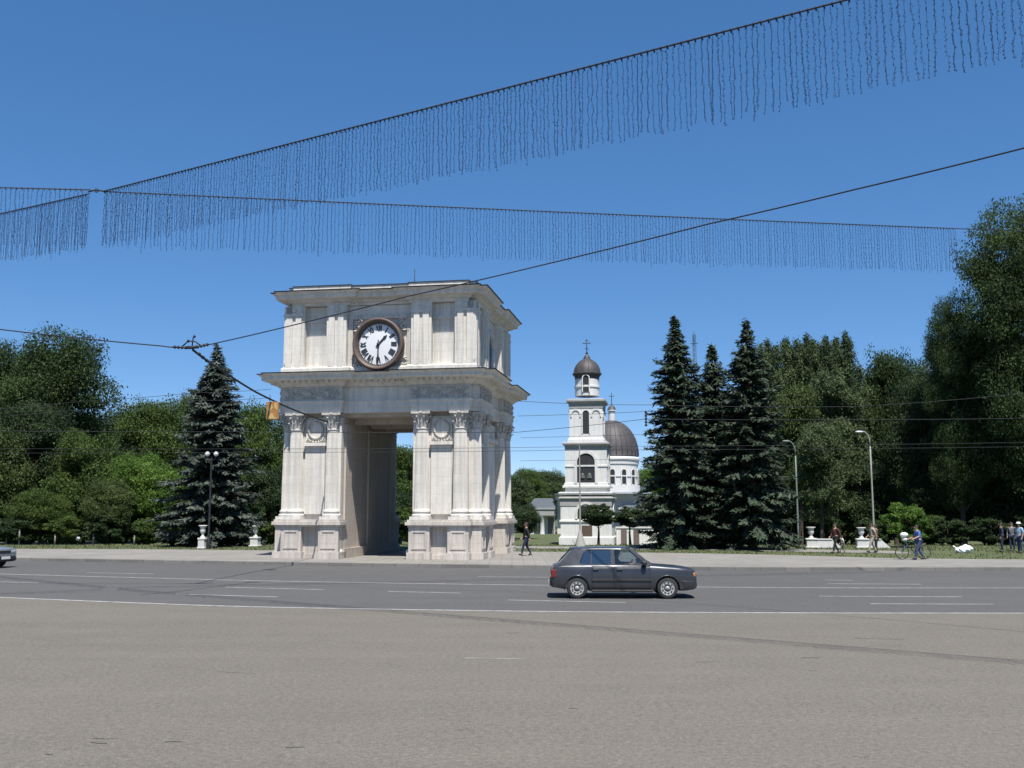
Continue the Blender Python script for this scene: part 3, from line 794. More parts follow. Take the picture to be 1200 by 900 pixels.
# ------------------------------------------------------------------ trees
def leaves_mesh(name, P, Nn, size, tint, aspect=.62, rng=None, T=None):
    """rhombic leaf faces at P facing Nn"""
    n = len(P)
    Nn = Nn/np.linalg.norm(Nn, axis=1, keepdims=True)
    if T is None:
        T = rng.normal(size=(n,3))
    T = T - Nn*np.sum(T*Nn, axis=1, keepdims=True); T /= np.linalg.norm(T, axis=1, keepdims=True)+1e-9
    B = np.cross(Nn, T); s = size[:,None]; w = s*aspect
    V = np.stack([P - T*s*.5, P + B*w*.5 + T*s*.05 - Nn*s*.08, P + T*s*.5, P - B*w*.5 + T*s*.05 - Nn*s*.08], 1).reshape(-1,3)
    me = bpy.data.meshes.new(name)
    me.vertices.add(4*n); me.vertices.foreach_set('co', V.astype(np.float32).ravel())
    me.loops.add(4*n); me.loops.foreach_set('vertex_index', np.arange(4*n, dtype=np.int32))
    me.polygons.add(n); me.polygons.foreach_set('loop_start', np.arange(0, 4*n, 4, dtype=np.int32))
    me.update(calc_edges=True); me.validate()
    at = me.attributes.new('tint', 'FLOAT', 'FACE'); at.data.foreach_set('value', np.clip(tint,0,1).astype(np.float32))
    return me
def crown_mesh(name, seed, rx, z0, z1, n_lobe, n_leaf, leaf, shape='round', clump=.145):
    """crown between heights z0 and z1: lobes around a core, clumps on the lobes, leaves in the clumps"""
    rng = np.random.default_rng(seed)
    zc = (z0+z1)/2; rz = (z1-z0)/2
    L = []; LR = []
    for i in range(n_lobe):
        for _ in range(60):
            t = rng.uniform(-.95, .95)
            prof = math.sqrt(max(0, 1-t*t))
            if shape == 'tall': prof = (1-abs(t)**3.0)**.5*(.9 if t < 0 else 1)
            if shape == 'spire': prof = (1-max(t,0))**.65*(1 if t > -.5 else .8)
            if shape == 'flat': prof = math.sqrt(max(0, 1-t*t))*(1 if t > -.3 else .9)
            a = rng.uniform(0, 2*PI); q = rng.uniform(.45, .95)*prof
            c = np.array([q*math.cos(a)*rx*.78, q*math.sin(a)*rx*.78, zc + t*rz*.84])
            r_ = rng.uniform(.24, .42)*min(rx, rz)*((1.6*(1-.55*max(t,0))) if shape == 'spire' else 1.0)
            if shape == 'spire' or all(np.linalg.norm(c-o) > .62*max(r_, q2) for o, q2 in zip(L, LR)): break
        L.append(c); LR.append(r_)
    L = np.array(L); LR = np.array(LR)
    # clumps
    per = max(8, int(n_leaf/34/n_lobe)); C = []; CT = []; CN = []
    for c, r_ in zip(L, LR):
        lt = rng.normal(0, .13)
        d = rng.normal(size=(per,3)); d /= np.linalg.norm(d,axis=1,keepdims=True); d[:,2] = np.where(d[:,2] < -.4, d[:,2]*.5, d[:,2])
        u = rng.uniform(.55, 1.12, (per,1)); k = np.array([1,1,.85])
        C.append(c + d*r_*u*k); CT.append(lt + rng.normal(0,.13,per)); CN.append(d)
    C = np.concatenate(C); CT = np.concatenate(CT); CN = np.concatenate(CN)
    # inner filling, so that the crown is not see-through everywhere
    nl = n_leaf; idx = rng.integers(0, len(C), nl)
    off = rng.normal(size=(nl,3)); off /= np.linalg.norm(off,axis=1,keepdims=True); off *= (rng.uniform(0,1,(nl,1))**.6)
    P = C[idx] + off*np.array([1.3,1.3,.75])*clump*min(rx,rz)
    Nn = CN[idx]*.55 + rng.normal(size=(nl,3))*.75 + np.array([0,0,.45])
    tint = .45 + CT[idx] + rng.normal(0,.16,nl)
    return leaves_mesh(name, P, Nn, rng.uniform(.6,1.35,nl)*leaf, tint, .62, rng)
def poplar_mesh(name, seed, H, W_, n_leaf, leaf):
    """upright branches, each a tapering plume of leaf clumps ending at its own height"""
    rng = np.random.default_rng(seed); C = []; CN = []; CT = []
    for i in range(9):
        a = 2*PI*i/9 + rng.normal(0,.3); q = (0 if i == 0 else rng.uniform(.35,.9))*W_; top = H*(1 if i == 0 else rng.uniform(.80,.99)); z = rng.uniform(1.2, 3.0); lt = rng.normal(0,.14)
        while z < top:
            t = (top-z); r_ = min(.60*W_, .16 + t*.30)*rng.uniform(.7,1.25); out = q*min(1, (z/H)*2.2)*(1-.12*(z/top)**3)
            for _ in range(7):
                d = rng.normal(size=3); d /= np.linalg.norm(d)
                C.append(np.array([out*math.cos(a), out*math.sin(a), z]) + d*r_*np.array([1,1,1.3])*rng.uniform(.5,1.1)); CN.append(d + np.array([0,0,.2])); CT.append(lt + rng.normal(0,.13))
            z += rng.uniform(.25,.5)
    C = np.array(C); CN = np.array(CN); CT = np.array(CT); idx = rng.integers(0, len(C), n_leaf)
    P = C[idx] + rng.normal(size=(n_leaf,3))*np.array([.13,.13,.22]); Nn = CN[idx]*.6 + rng.normal(size=(n_leaf,3))*.75
    return leaves_mesh(name, P, Nn, rng.uniform(.6,1.3,n_leaf)*leaf, .5 + CT[idx] + rng.normal(0,.18,n_leaf), .62, rng)
def trunk_mesh(name, seed, H, r, z0, spread, n_limb=7, lean=.02, forks=1):
    rr = random.Random(seed); mb = MB()
    pts = []; x = y = 0
    for i in range(8):
        t = i/7; pts.append((x, y, H*t)); x += rr.uniform(-lean,lean)*H*.3; y += rr.uniform(-lean,lean)*H*.3
    mb.tube([(0,0,-.3)] + pts, [r*1.5] + [r*(1.25-1.1*i/7) for i in range(8)], 9)
    for i in range(n_limb):
        t = rr.uniform(max(.12, z0/H*.9), .85); b_ = Vector(pts[int(t*7)]); a = rr.uniform(0, 2*PI); L = spread*rr.uniform(.5, .9)*(1.1-t*.6)
        d = Vector((math.cos(a), math.sin(a), rr.uniform(.35,.9)))
        q = [b_ + d*L*u + Vector((0,0,.12*L*u*u)) + Vector((rr.uniform(-.1,.1), rr.uniform(-.1,.1), 0))*L*.4*u for u in (0,.3,.6,1)]
        rr0 = r*(1.0-t*.75)*.6
        mb.tube(q, [rr0, rr0*.7, rr0*.45, rr0*.15], 6)
    return mb.mesh(name)
def spruce_mesh(seed, H, Rb, rag=.25, zlow=.7, pw=.8):
    rng = np.random.default_rng(seed); P=[]; Nn=[]; T=[]; S=[]; tint=[]
    tb = MB(); tb.tube([(0,0,-.3),(0,0,H*.5),(0,0,H)], [.30,.17,.02], 8)
    z = zlow
    while z < H*.985:
        t = z/H
        base = Rb*1.12*((1-t)**pw)*(1 - .12*math.exp(-t*12)) + .10
        nb = int(rng.integers(8,13)) if t < .88 else 6
        base *= min(1, .12+(1-t)*4.2)
        a0 = rng.uniform(0, 2*PI)
        for b_ in range(nb):
            a = a0 + 2*PI*b_/nb + rng.normal(0,.18)
            L = base*rng.uniform(1-rag*1.5, 1+rag*.5)
            if rng.uniform() < .12: L *= .6
            if rng.uniform() < .10: L *= 1.22
            d = np.array([math.cos(a), math.sin(a), 0]); side = np.array([-d[1], d[0], 0])
            droop = -.30 - .25*(1-t) + rng.normal(0,.10); tip = .22 + rng.normal(0,.06)
            zb = z + rng.normal(0,.10)
            ns = max(4, int(L*11)); tt = rng.normal(0,.14)
            tb.tube([d*L*u + np.array([0,0,zb + droop*L*u + tip*L*u*u]) for u in (0,.5,.95)], [.035,.022,.008], 4, False)
            for q in range(ns):
                u = (q + rng.uniform(0,1))/ns; u = .12 + .88*u
                p = d*L*u + np.array([0,0,zb + droop*L*u + tip*L*u*u])
                w = (1.05-u)*L*.42 + .10
                for sgn in (-1, 1, 0):
                    ln = (.30 + .35*w)*rng.uniform(.7,1.3) if sgn else .36*rng.uniform(.7,1.2)
                    dirv = d*(.65 if sgn else .35) + side*sgn*rng.uniform(.5,1.0) + np.array([0,0,-.35 - rng.uniform(0,.5) if sgn else -.8])
                    dirv /= np.linalg.norm(dirv)
                    P.append(p + dirv*ln*.45); T.append(dirv); Nn.append(np.array([0,0,1.0]) + rng.normal(0,.35,3) + d*.45); S.append(ln); tint.append(.40 + tt + rng.normal(0,.16) + .28*(u-.5))
            for q in range(int(2+L*1.2)):                      # young shoots at the branch end
                p = d*L*rng.uniform(.8,1.05) + side*rng.normal(0,.12) + np.array([0,0,zb + (droop+tip)*L + rng.normal(0,.06)])
                dirv = d + np.array([0,0,rng.uniform(-.3,.35)]) + side*rng.normal(0,.5)
                P.append(p); T.append(dirv); Nn.append(np.array([0,0,1.0]) + rng.normal(0,.4,3)); S.append(.34*rng.uniform(.7,1.2)); tint.append(.62 + tt + rng.normal(0,.15))
        z += rng.uniform(.19,.36)*(.8+.3*(1-t))
    me = leaves_mesh('spruce_needles', np.array(P), np.array(Nn), np.array(S), np.array(tint), .34, rng, np.array(T))
    return me, tb.mesh('spruce_trunk')

LM = {
 'deep':  leaf_mat('leaves_deep_green', (.020,.040,.014), (.078,.120,.038), .34),
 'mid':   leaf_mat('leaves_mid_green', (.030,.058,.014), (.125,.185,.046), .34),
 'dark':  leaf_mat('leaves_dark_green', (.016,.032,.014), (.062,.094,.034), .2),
 'bright':leaf_mat('leaves_bright_green', (.046,.096,.018), (.170,.275,.052), .36),
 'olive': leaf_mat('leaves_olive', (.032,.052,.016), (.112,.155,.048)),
 'grey':  leaf_mat('leaves_grey_green', (.034,.056,.024), (.125,.172,.075)),
 'spruce':leaf_mat('spruce_needles_blue', (.024,.036,.027), (.120,.148,.120), .12, .55),
 'spruce_d':leaf_mat('spruce_needles_dark', (.019,.033,.019), (.080,.110,.070), .12, .55),
}
CR = {   # crown meshes: name -> (mesh, trunk mesh, height, half width)
 'broad_a': (crown_mesh('crown', 11, 6.2, 1.8, 17.0, 44, 95000, .215), trunk_mesh('trunk', 1, 13.5, .34, 3, 5), 17.0, 6.2),
 'broad_b': (crown_mesh('crown', 12, 5.2, 1.3, 12.0, 34, 70000, .205), trunk_mesh('trunk', 2, 9.5, .26, 2.4, 4), 12.0, 5.2),
 'broad_c': (crown_mesh('crown', 13, 4.2, .8, 9.0, 28, 56000, .185), trunk_mesh('trunk', 3, 7.0, .19, 1.5, 3.4), 9.0, 4.2),
 'tall':    (poplar_mesh('crown', 14, 18.0, 1.75, 80000, .17), trunk_mesh('trunk', 4, 16.5, .24, 2, 1.5, 14), 18.0, 1.75),
 'loose':   (crown_mesh('crown', 15, 3.0, 1.6, 14.0, 30, 34000, .21, 'tall', .24), trunk_mesh('trunk', 5, 12.5, .2, 2, 2.6, 12), 14.0, 3.0),
 'giant':   (crown_mesh('crown', 16, 7.0, 2.0, 24.0, 70, 165000, .20, 'tall', .115), trunk_mesh('trunk', 6, 20, .45, 4, 6, 12), 24.0, 7.0),
 'shrub':   (crown_mesh('crown', 17, 1.7, .05, 2.6, 16, 15000, .12), trunk_mesh('stem', 7, 1.7, .06, .2, 1.3, 8), 2.6, 1.7),
 'ball':    (crown_mesh('crown', 18, 1.45, 1.75, 3.75, 34, 30000, .12, 'flat', .17), trunk_mesh('trunk', 8, 2.7, .09, 1.7, 1.0, 6), 3.65, 1.45),
}
for k, (c, t, h, w) in CR.items():
    c.materials.append(LM['mid']); t.materials.append(M['bark'])
def tree(kind, u, top, Y, half, lm, label, name='broadleaf_tree', cat='tree', group=None, rz=None, foot=None):
    """a tree whose top is seen at (u, top) and stands at distance Y, half crown width in photo pixels"""
    cme, tme, H, Wd = CR[kind]; p = AT(u, top, Y); gz = ground_z(Y) if foot is None else foot
    d = Y/F
    e = empty(name, (p.x, Y, gz), random.uniform(0, 2*PI) if rz is None else rz, label, cat, group)
    sz = (p.z-gz)/H; sx = half*d/Wd; e.scale = (sx, sx, sz)
    c = link('crown', cme, None, e); c.material_slots[0].link = 'OBJECT'; c.material_slots[0].material = LM[lm]
    t = link('trunk' if kind != 'shrub' else 'stem', tme, None, e)
    return e
def conifer(u, top, Y, half, seed, lm, label, rag=.25, zlow=.7, pw=.8):
    p = AT(u, top, Y); gz = ground_z(Y)
    me, tm = spruce_mesh(seed, p.z-gz, half*Y/F, rag, zlow, pw)
    me.materials.append(LM[lm]); tm.materials.append(M['bark'])
    e = empty('spruce_tree', (p.x, Y, gz), 0, label, 'tree', 'spruces by the square')
    link('crown', me, None, e); link('trunk', tm, None, e); return e

GL, GR, GF = 'trees left of the arch', 'trees on the right', 'distant park trees'
# spruces
conifer(255, 401, 64.5, 56, 21, 'spruce', 'broad blue-grey spruce standing alone left of the arch', .20, .4, .62)
conifer(791, 369, 60, 45, 22, 'spruce_d', 'tall dark spruce right beside the cathedral dome', .36, .7, .50)
conifer(834, 401, 63, 40, 23, 'spruce_d', 'slimmer spruce wedged between two taller spruces', .3, 1.0, .52)
conifer(874, 373, 59, 52, 24, 'spruce_d', 'tall dark spruce beside the row of poplars', .34, 1.1, .55)
# left of the arch
tree('broad_a', 78, 386, 86, 76, 'deep', 'largest round-topped tree in the grove left of the arch', group=GL)
tree('broad_a', 6, 398, 90, 60, 'deep', 'tall tree at the far left edge behind the silver car', group=GL)
tree('broad_a', -70, 405, 84, 75, 'deep', 'tall tree just beyond the left edge of the view', group=GL)
tree('broad_b', 178, 468, 100, 52, 'mid', 'mid-height tree between the largest left tree and the blue spruce', group=GL)
tree('broad_b', 232, 462, 112, 50, 'grey', 'pale distant tree whose top shows just left of the blue spruce', group=GL)
tree('broad_b', 300, 474, 104, 48, 'mid', 'tree showing between the blue spruce and the arch', group=GL)
tree('broad_b', 352, 490, 108, 50, 'mid', 'tree hidden mostly behind the left pier of the arch', group=GL)
tree('broad_c', 168, 530, 73, 46, 'bright', 'bright yellow-green low tree left of the blue spruce', group=GL)
tree('broad_c', 104, 505, 77, 50, 'mid', 'mid-green lower tree in front of the largest left tree', group=GL)
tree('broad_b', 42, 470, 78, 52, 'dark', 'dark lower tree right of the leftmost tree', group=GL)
tree('broad_c', -6, 500, 75, 56, 'olive', 'olive low tree at the left frame edge', group=GL)
tree('broad_c', 130, 560, 70, 34, 'olive', 'small olive tree at the lawn edge beside the bright green one', group=GL)
tree('broad_c', 205, 545, 76, 40, 'bright', 'bright green low tree touching the left side of the blue spruce', group=GL)
tree('broad_c', 50, 572, 71, 38, 'mid', 'small spreading tree low at the lawn edge on the left', group=GL)
tree('broad_c', -60, 540, 74, 50, 'mid', 'low tree outside the left edge of the view', group=GL)
tree('broad_c', 315, 545, 84, 42, 'dark', 'low dark tree against the left corner of the arch', group=GL)
for u, top, Y, half, lm, lab in ((18, 606, 69, 30, 'dark', 'dark shrub at the lawn edge by the silver car'), (78, 604, 69.5, 28, 'mid', 'mid-green shrub under the left trees'),
    (128, 603, 69, 30, 'dark', 'dark shrub under the olive tree'), (176, 606, 69.5, 28, 'mid', 'shrub under the bright green tree'), (226, 612, 68.5, 22, 'bright', 'low green shrub beside the round bush'), (-40, 600, 69, 36, 'dark', 'dark shrub beyond the left edge of the view'),
    (318, 604, 82, 26, 'mid', 'shrub between the white urn and the arch')):
    tree('shrub', u, top, Y, half, lm, lab, 'shrub', 'shrub', 'shrubs under the trees')
tree('shrub', 203, 624, 63.5, 9.5, 'dark', 'small clipped round dark bush on the lawn left of the urn', 'round_bush', 'bush')
# seen through the passage and past the arch
tree('broad_b', 470, 522, 118, 48, 'mid', 'tree seen through the passage of the arch')
tree('broad_c', 455, 575, 92, 44, 'dark', 'darker low tree at the bottom of the passage view')
tree('broad_b', 425, 540, 124, 46, 'dark', 'dark tree behind the left wall of the passage', group=GF)
tree('broad_b', 520, 538, 135, 46, 'mid', 'tree behind the right pier of the arch', group=GF)
tree('broad_b', 590, 556, 190, 40, 'grey', 'far tree behind the right edge of the arch', group=GF)
tree('broad_b', 617, 549, 215, 26, 'mid', 'far tree just right of the arch', group=GF)
tree('broad_b', 641, 551, 225, 26, 'grey', 'far pale tree next to the bell tower', group=GF)
tree('broad_b', 668, 556, 245, 28, 'mid', 'far tree behind the bell tower', group=GF)
tree('broad_b', 762, 548, 235, 30, 'bright', 'far light green tree right of the cathedral dome', group=GF)
tree('broad_b', 800, 545, 240, 34, 'mid', 'far tree behind the tallest spruces', group=GF)
tree('broad_c', 614, 590, 150, 22, 'dark', 'low dark tree behind the person by the arch', group=GF)
tree('ball', 701, 593, 76, 24, 'dark', 'left ball-clipped small tree in front of the bell tower', 'clipped_tree', group='ball-clipped trees')
tree('ball', 738, 596, 76, 23, 'dark', 'middle ball-clipped small tree in front of the cathedral', 'clipped_tree', group='ball-clipped trees')
tree('ball', 772, 599, 77, 20, 'dark', 'right ball-clipped small tree, partly behind the spruce', 'clipped_tree', group='ball-clipped trees')
# right: poplars, loose trees, the giant
for u, top, Y, half, lab in ((899, 402, 84, 21, 'poplar closest to the dark spruces'), (921, 400, 86, 23, 'second poplar from the dark spruces'), (945, 396, 85, 22, 'third poplar from the dark spruces'), (967, 398, 84, 24, 'fourth poplar from the dark spruces'), (990, 393, 86, 22, 'rightmost tall poplar of the row')):
    tree('tall', u, top, Y, half, 'grey', lab, 'poplar_tree', group='row of poplars')
tree('loose', 932, 442, 74, 34, 'olive', 'loose pale tree with sparse foliage in front of the poplars', group=GR)
tree('loose', 975, 432, 76, 36, 'grey', 'loose grey-green tree behind the left white wall', group=GR)
tree('loose', 958, 490, 69, 30, 'grey', 'lighter young tree hanging low behind the right lamp post', group=GR)
tree('broad_b', 1040, 412, 88, 44, 'deep', 'round-topped tree between the poplars and the giant tree', group=GR)
tree('broad_b', 1008, 452, 92, 40, 'dark', 'dark tree filling the gap right of the poplars', group=GR)
tree('giant', 1190, 222, 66, 76, 'deep', 'giant tree towering at the right edge of the view', group=GR)
tree('giant', 1114, 335, 69, 40, 'deep', 'second tall tree leaning on the giant from the left', group=GR)
tree('giant', 1290, 240, 70, 90, 'deep', 'giant tree beyond the right edge of the view', group=GR)
tree('broad_b', 1078, 440, 74, 46, 'dark', 'dark tree under the second tall tree', group=GR)
tree('broad_b', 1150, 450, 70, 60, 'dark', 'dark lower tree under the giant tree', group=GR)
tree('broad_b', 1225, 470, 68, 58, 'dark', 'dark lower tree at the right frame edge', group=GR)
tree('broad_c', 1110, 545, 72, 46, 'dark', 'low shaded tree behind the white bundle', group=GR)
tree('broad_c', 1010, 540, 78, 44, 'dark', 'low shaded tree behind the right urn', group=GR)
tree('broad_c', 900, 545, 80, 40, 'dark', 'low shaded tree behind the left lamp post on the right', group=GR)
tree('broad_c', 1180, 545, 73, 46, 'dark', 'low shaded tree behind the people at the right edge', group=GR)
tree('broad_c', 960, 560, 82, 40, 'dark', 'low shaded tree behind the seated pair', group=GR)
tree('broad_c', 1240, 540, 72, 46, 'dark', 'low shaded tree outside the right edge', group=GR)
for u, top, Y, half, lm, lab in ((1058, 588, 62, 30, 'bright', 'bright shrub under the dark trees by the man with the bicycle'), (1020, 606, 68, 26, 'dark', 'dark shrub behind the right white wall'), (900, 610, 70, 24, 'dark', 'dark shrub between spruce and white urn'),
    (1110, 606, 66, 28, 'dark', 'dark shrub behind the white bundle'), (1160, 604, 66, 30, 'dark', 'dark shrub behind the group of people'), (1215, 600, 65, 30, 'dark', 'dark shrub at the right frame edge'), (968, 604, 72, 28, 'dark', 'dark shrub behind the walking pair'), (850, 616, 72, 26, 'dark', 'low shrub behind the dark spruce trunks'), (1085, 600, 67, 26, 'mid', 'mid-green shrub right of the bright one')):
    tree('shrub', u, top, Y, half, lm, lab, 'shrub', 'shrub', 'shrubs under the trees')
rr_ = random.Random(31)
for i, u in enumerate(list(range(-60, 330, 26)) + list(range(880, 1290, 27)) + [430, 462, 494]):
    Y = rr_.uniform(74, 92)
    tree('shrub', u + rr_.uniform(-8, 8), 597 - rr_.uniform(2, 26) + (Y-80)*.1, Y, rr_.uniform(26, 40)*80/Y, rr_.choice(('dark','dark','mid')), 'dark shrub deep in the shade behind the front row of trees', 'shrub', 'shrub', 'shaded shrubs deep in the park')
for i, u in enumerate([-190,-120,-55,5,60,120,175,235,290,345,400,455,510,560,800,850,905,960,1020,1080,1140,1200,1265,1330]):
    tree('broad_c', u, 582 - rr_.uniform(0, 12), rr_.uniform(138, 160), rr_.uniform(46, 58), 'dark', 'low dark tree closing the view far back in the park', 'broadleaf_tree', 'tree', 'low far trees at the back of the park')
# farther trees closing the park
rr_ = random.Random(12)
for i, (u, top, Y, half) in enumerate(((-150, 440, 110, 80), (-20, 470, 120, 70), (60, 470, 125, 70), (140, 480, 130, 60), (210, 480, 140, 60), (270, 490, 140, 50), (850, 470, 120, 60), (930, 450, 120, 60), (1000, 450, 120, 60), (1080, 420, 110, 60), (1170, 400, 110, 80), (1290, 400, 110, 90))):
    tree('broad_a', u, top, Y, half, 'dark', 'dark tree in the back rows of the park, behind the nearer trees', group='back rows of park trees')
# ------------------------------------------------------------------ street furniture
def sphere_obj(name, c, r, m, p):
    mb = MB(); mb.sphere(c, r, 16, 10); return mb.build(name, m, p)
# twin globe lamp
b = G(244, 643, .14); l = empty('street_lamp', b, 0, 'slim dark lamp post with two white globes in front of the blue spruce', 'street lamp')
H = AT(244, 532, b.y).z - .14
mb = MB(); mb.lathe([(.13,0),(.13,.5),(.09,.6),(.06,.75),(.055,H-.2)], 12); mb.build('pole', M['rod'], l)
mb = MB(); mb.tube([(-.26,0,H-.1),(-.2,0,H-.3),(0,0,H-.42),(.2,0,H-.3),(.26,0,H-.1)], .025, 6); mb.build('arm', M['rod'], l)
for s in (-1, 1): sphere_obj('globe', (s*.26, 0, H), .145, M['globe'], l)
# curved lamp posts
def road_lamp(u, vb, vt, reach, m, label):
    b = G(u, vb, .14); H = AT(u, vt, b.y).z - .14; l = empty('street_lamp', b, R(6), label, 'street lamp', 'curved street lamps')
    mb = MB(); mb.tube([(0,0,0),(0,0,1.2),(0,0,H*.6),(0,0,H-.9)], [.070,.062,.052,.042], 10); mb.build('pole', m, l)
    mb = MB(); mb.tube([(0,0,H-.9),(-.03,0,H-.5),(-.14,0,H-.18),(-.34,0,H),(-reach+.1,0,H+.02)], [.048,.045,.042,.04,.036], 8); mb.build('arm', m, l)
    mb = MB(); mb.sphere((-reach-.12,0,H-.01), .13, 12, 8, 2.1, 1, .55); mb.build('lamp_head', M['globe'] if m is M['concrete'] else m, l)
road_lamp(1025, 641, 506, .55, M['concrete'], 'pale curved lamp post by the right white wall')
road_lamp(936, 641, 517, .45, M['green_pole'], 'grey-green curved lamp post left of the white urns')
# plain thin pole by the bell tower
b = G(680, 640, .13); p_ = empty('lamp_pole', b, 0, 'thin pale pole in front of the bell tower', 'pole')
H = AT(680, 522, b.y).z-.13
mb = MB(); mb.lathe([(.16,0),(.10,.5),(.06,.9),(.04,H)], 8); mb.build('pole', M['concrete'], p_)
mb = MB(); mb.lathe([(.34,0),(.30,.2),(.16,.7),(.08,1.0),(.07,1.02)], 8); mb.build('pole_base', M['grey_and_shade_plaster'], p_)
# mast rising behind the spruces
b = AT(818, 600, 96); mst = empty('antenna_mast', (b.x, 96, ground_z(96)), 0, 'thin lattice mast rising behind the dark spruces', 'mast')
H = AT(818, 392, 96).z - ground_z(96); mb = MB()
for dx, dy in ((-.14,-.1),(.14,-.1),(0,.14)): mb.tube([(dx*1.3,dy*1.3,0),(dx,dy,H)], .03, 4)
z = .3
while z < H-.5:
    mb.tube([(-.15,-.1,z),(.15,-.1,z+.35)], .015, 3); mb.tube([(.15,-.1,z+.35),(0,.14,z+.7)], .015, 3); z += .5
mb.build('mast_frame', M['rod'], mst)
mb = MB(); mb.tube([(-.35,0,H-.9),(.35,0,H-.9)], .03, 4); mb.tube([(0,0,H-1),(0,0,H+.3)], .03, 4); mb.build('antenna', M['rod'], mst)
# urns on pedestals
def urn(u, vb, vt, label, group, pw=.36, bw=.27, z=.14):
    b = G(u, vb, z); H = AT(u, vt, b.y).z - z; e = empty('stone_urn', b, -TH, label, 'urn', group); hp = H*.46
    w = pw; q = bw/.88
    mb = MB(); mb.bbox(-w, w, -w, w, 0, hp*.16, .02); mb.bbox(-w*.82, w*.82, -w*.82, w*.82, hp*.16, hp*.84, .015); mb.bbox(-w*.95, w*.95, -w*.95, w*.95, hp*.84, hp, .02); mb.build('pedestal', M['white_stone'], e)
    k = (H-hp); mb = MB(); mb.lathe([(.50*q,0),(.52*q,.08*k),(.28*q,.16*k),(.24*q,.30*k),(.46*q,.42*k),(.60*q,.56*k),(.50*q,.72*k),(.54*q,.84*k),(.86*q,.93*k),(.88*q,k),(.70*q,k),(.40*q,.86*k)], 24, (0,0,hp), caps=False); mb.build('bowl', M['white_stone'], e)
    return e
urn(237, 643, 615.5, 'white urn on a pedestal left of the twin-globe lamp', 'white stone urns', .24, .25)
urn(299, 640.5, 616, 'white urn on a pedestal between blue spruce and arch', 'white stone urns', .31, .24)
urn(951, 642.0, 617.5, 'white urn on a pedestal at the left end of the left white wall', 'white stone urns')
urn(1010, 642.0, 618, 'white urn on a pedestal left of the pale lamp post', 'white stone urns')
for u0, u1, lab in ((958, 983, 'low white wall running right from the left urn of the pair'), (1017, 1040, 'low white wall ending in a slope behind the pale lamp post')):
    a = G(u0, 642, .14); c = G(u1, 642, .14); L = c.x-a.x
    mb = MB(); mb.prism([(0,0),(L+.2,0),(L-.35,.48),(0,.48)], .05, .45, 'y'); mb.prism([(-.001,.481),(L-.36,.481),(L-.36,.54),(-.001,.54)], .01, .49, 'y')
    w_ = mb.build('garden_wall', M['white_stone']); w_.location = a; w_.rotation_euler = (0,0,-R(3)); tag(w_, lab, 'wall', 'low white walls')
# small white bollards at the passage
for u, v_, lab in ((398, 654.5, 'small white bollard at the foot of the left pier'), (479, 655, 'small white bollard at the foot of the right pier')):
    b = G(u, v_, .15); mb = MB(); mb.lathe([(.11,0),(.13,.08),(.10,.12),(.10,.20),(.14,.26),(.15,.34),(.11,.42),(.03,.46)], 14); o = mb.build('bollard', M['white_stone']); o.location = b; tag(o, lab, 'bollard', 'white bollards by the passage')
# posts at the edge of the trees
for u, vt, lab in ((7, 626, 'grey stake post nearest the silver car'), (22, 621, 'taller grey stake post right of the silver car'), (64, 627, 'thin grey stake post under the left trees'), (109, 626, 'grey stake post right of the small white globe light'), (157, 628, 'grey stake post under the bright green tree')):
    b = G(u, 637.5, .13); H = AT(u, vt, b.y).z-.13; mb = MB(); mb.tube([(0,0,-.1),(.01,0,H*.5),(0,.01,H)], [.06,.055,.045], 7); mb.lathe([(.05,H-.02),(.02,H+.04)], 7); o = mb.build('stake_post', M['bark_pale']); o.location = b; tag(o, lab, 'post', 'stake posts at the lawn edge')
b = G(91, 637, .13); l = empty('garden_light', b, 0, 'low light with a small white globe at the left lawn edge', 'light')
mb = MB(); mb.lathe([(.06,0),(.03,.08),(.03,.22)], 8); mb.build('pole', M['rod'], l); sphere_obj('globe', (0,0,.34), .15, M['globe'], l)
# white bundle on the grass
b = G(1130, 647.5, .14); rng = np.random.default_rng(8)
bm = bmesh.new(); bmesh.ops.create_icosphere(bm, subdivisions=4, radius=1)
for q in bm.verts:
    d = q.co.copy(); f_ = 1 + .13*math.sin(5*d.x+1.3)*math.cos(4*d.y) + .07*math.sin(11*d.x+6*d.z) + .05*math.sin(17*d.y+9*d.x)
    q.co = Vector((d.x*.44*f_, d.y*.30*f_, max(-.02, .16 + d.z*.22*f_ + .05*math.sin(3*d.x))))
mb = MB(); mb.addbm(bm, True); 
mb.tube([(-.38,.02,.2),(-.5,.05,.3),(-.56,.04,.33)], [.06,.035,.06], 8)
o = mb.build('cloth_bundle', simple('white_cloth', (.78,.79,.82), .9, 0, .08)); o.location = b; tag(o, 'lumpy white bundle lying on the grass edge, right of the bicycle', 'bundle')

# ------------------------------------------------------------------ overhead wires
def wire(pix, r, label, group, name='overhead_wire', sag=0.0, seg=24):
    """pix: (u, v, distance) of the ends and of points between"""
    P = [AT(u, v, Y) for u, v, Y in pix]; pts = []
    for a, c in zip(P, P[1:]):
        for i in range(seg):
            t = i/seg; q = a.lerp(c, t); q.z -= sag*4*t*(1-t); pts.append(q)
    pts.append(P[-1]); mb = MB(); mb.tube(pts, r, 6)
    o = mb.build(name, M['wire']); return tag(o, label, 'wire', group)
GW = 'wires over the square'
J = AT(225, 408, 30)
wire([(-160, 368, 30), (0, 386, 30), (190, 405.5, 30), (222, 407.5, 30)], .020, 'span wire from the left edge to the wire junction', GW, sag=.02)
wire([(228, 407.5, 30), (327, 385, 29), (479, 347, 27.5), (640, 309.5, 26), (830, 262.5, 23), (1000, 222.5, 20.5), (1200, 173.5, 18), (1500, 94, 15)], .017, 'long wire climbing from the junction to the upper right, across the arch', GW, sag=.01)
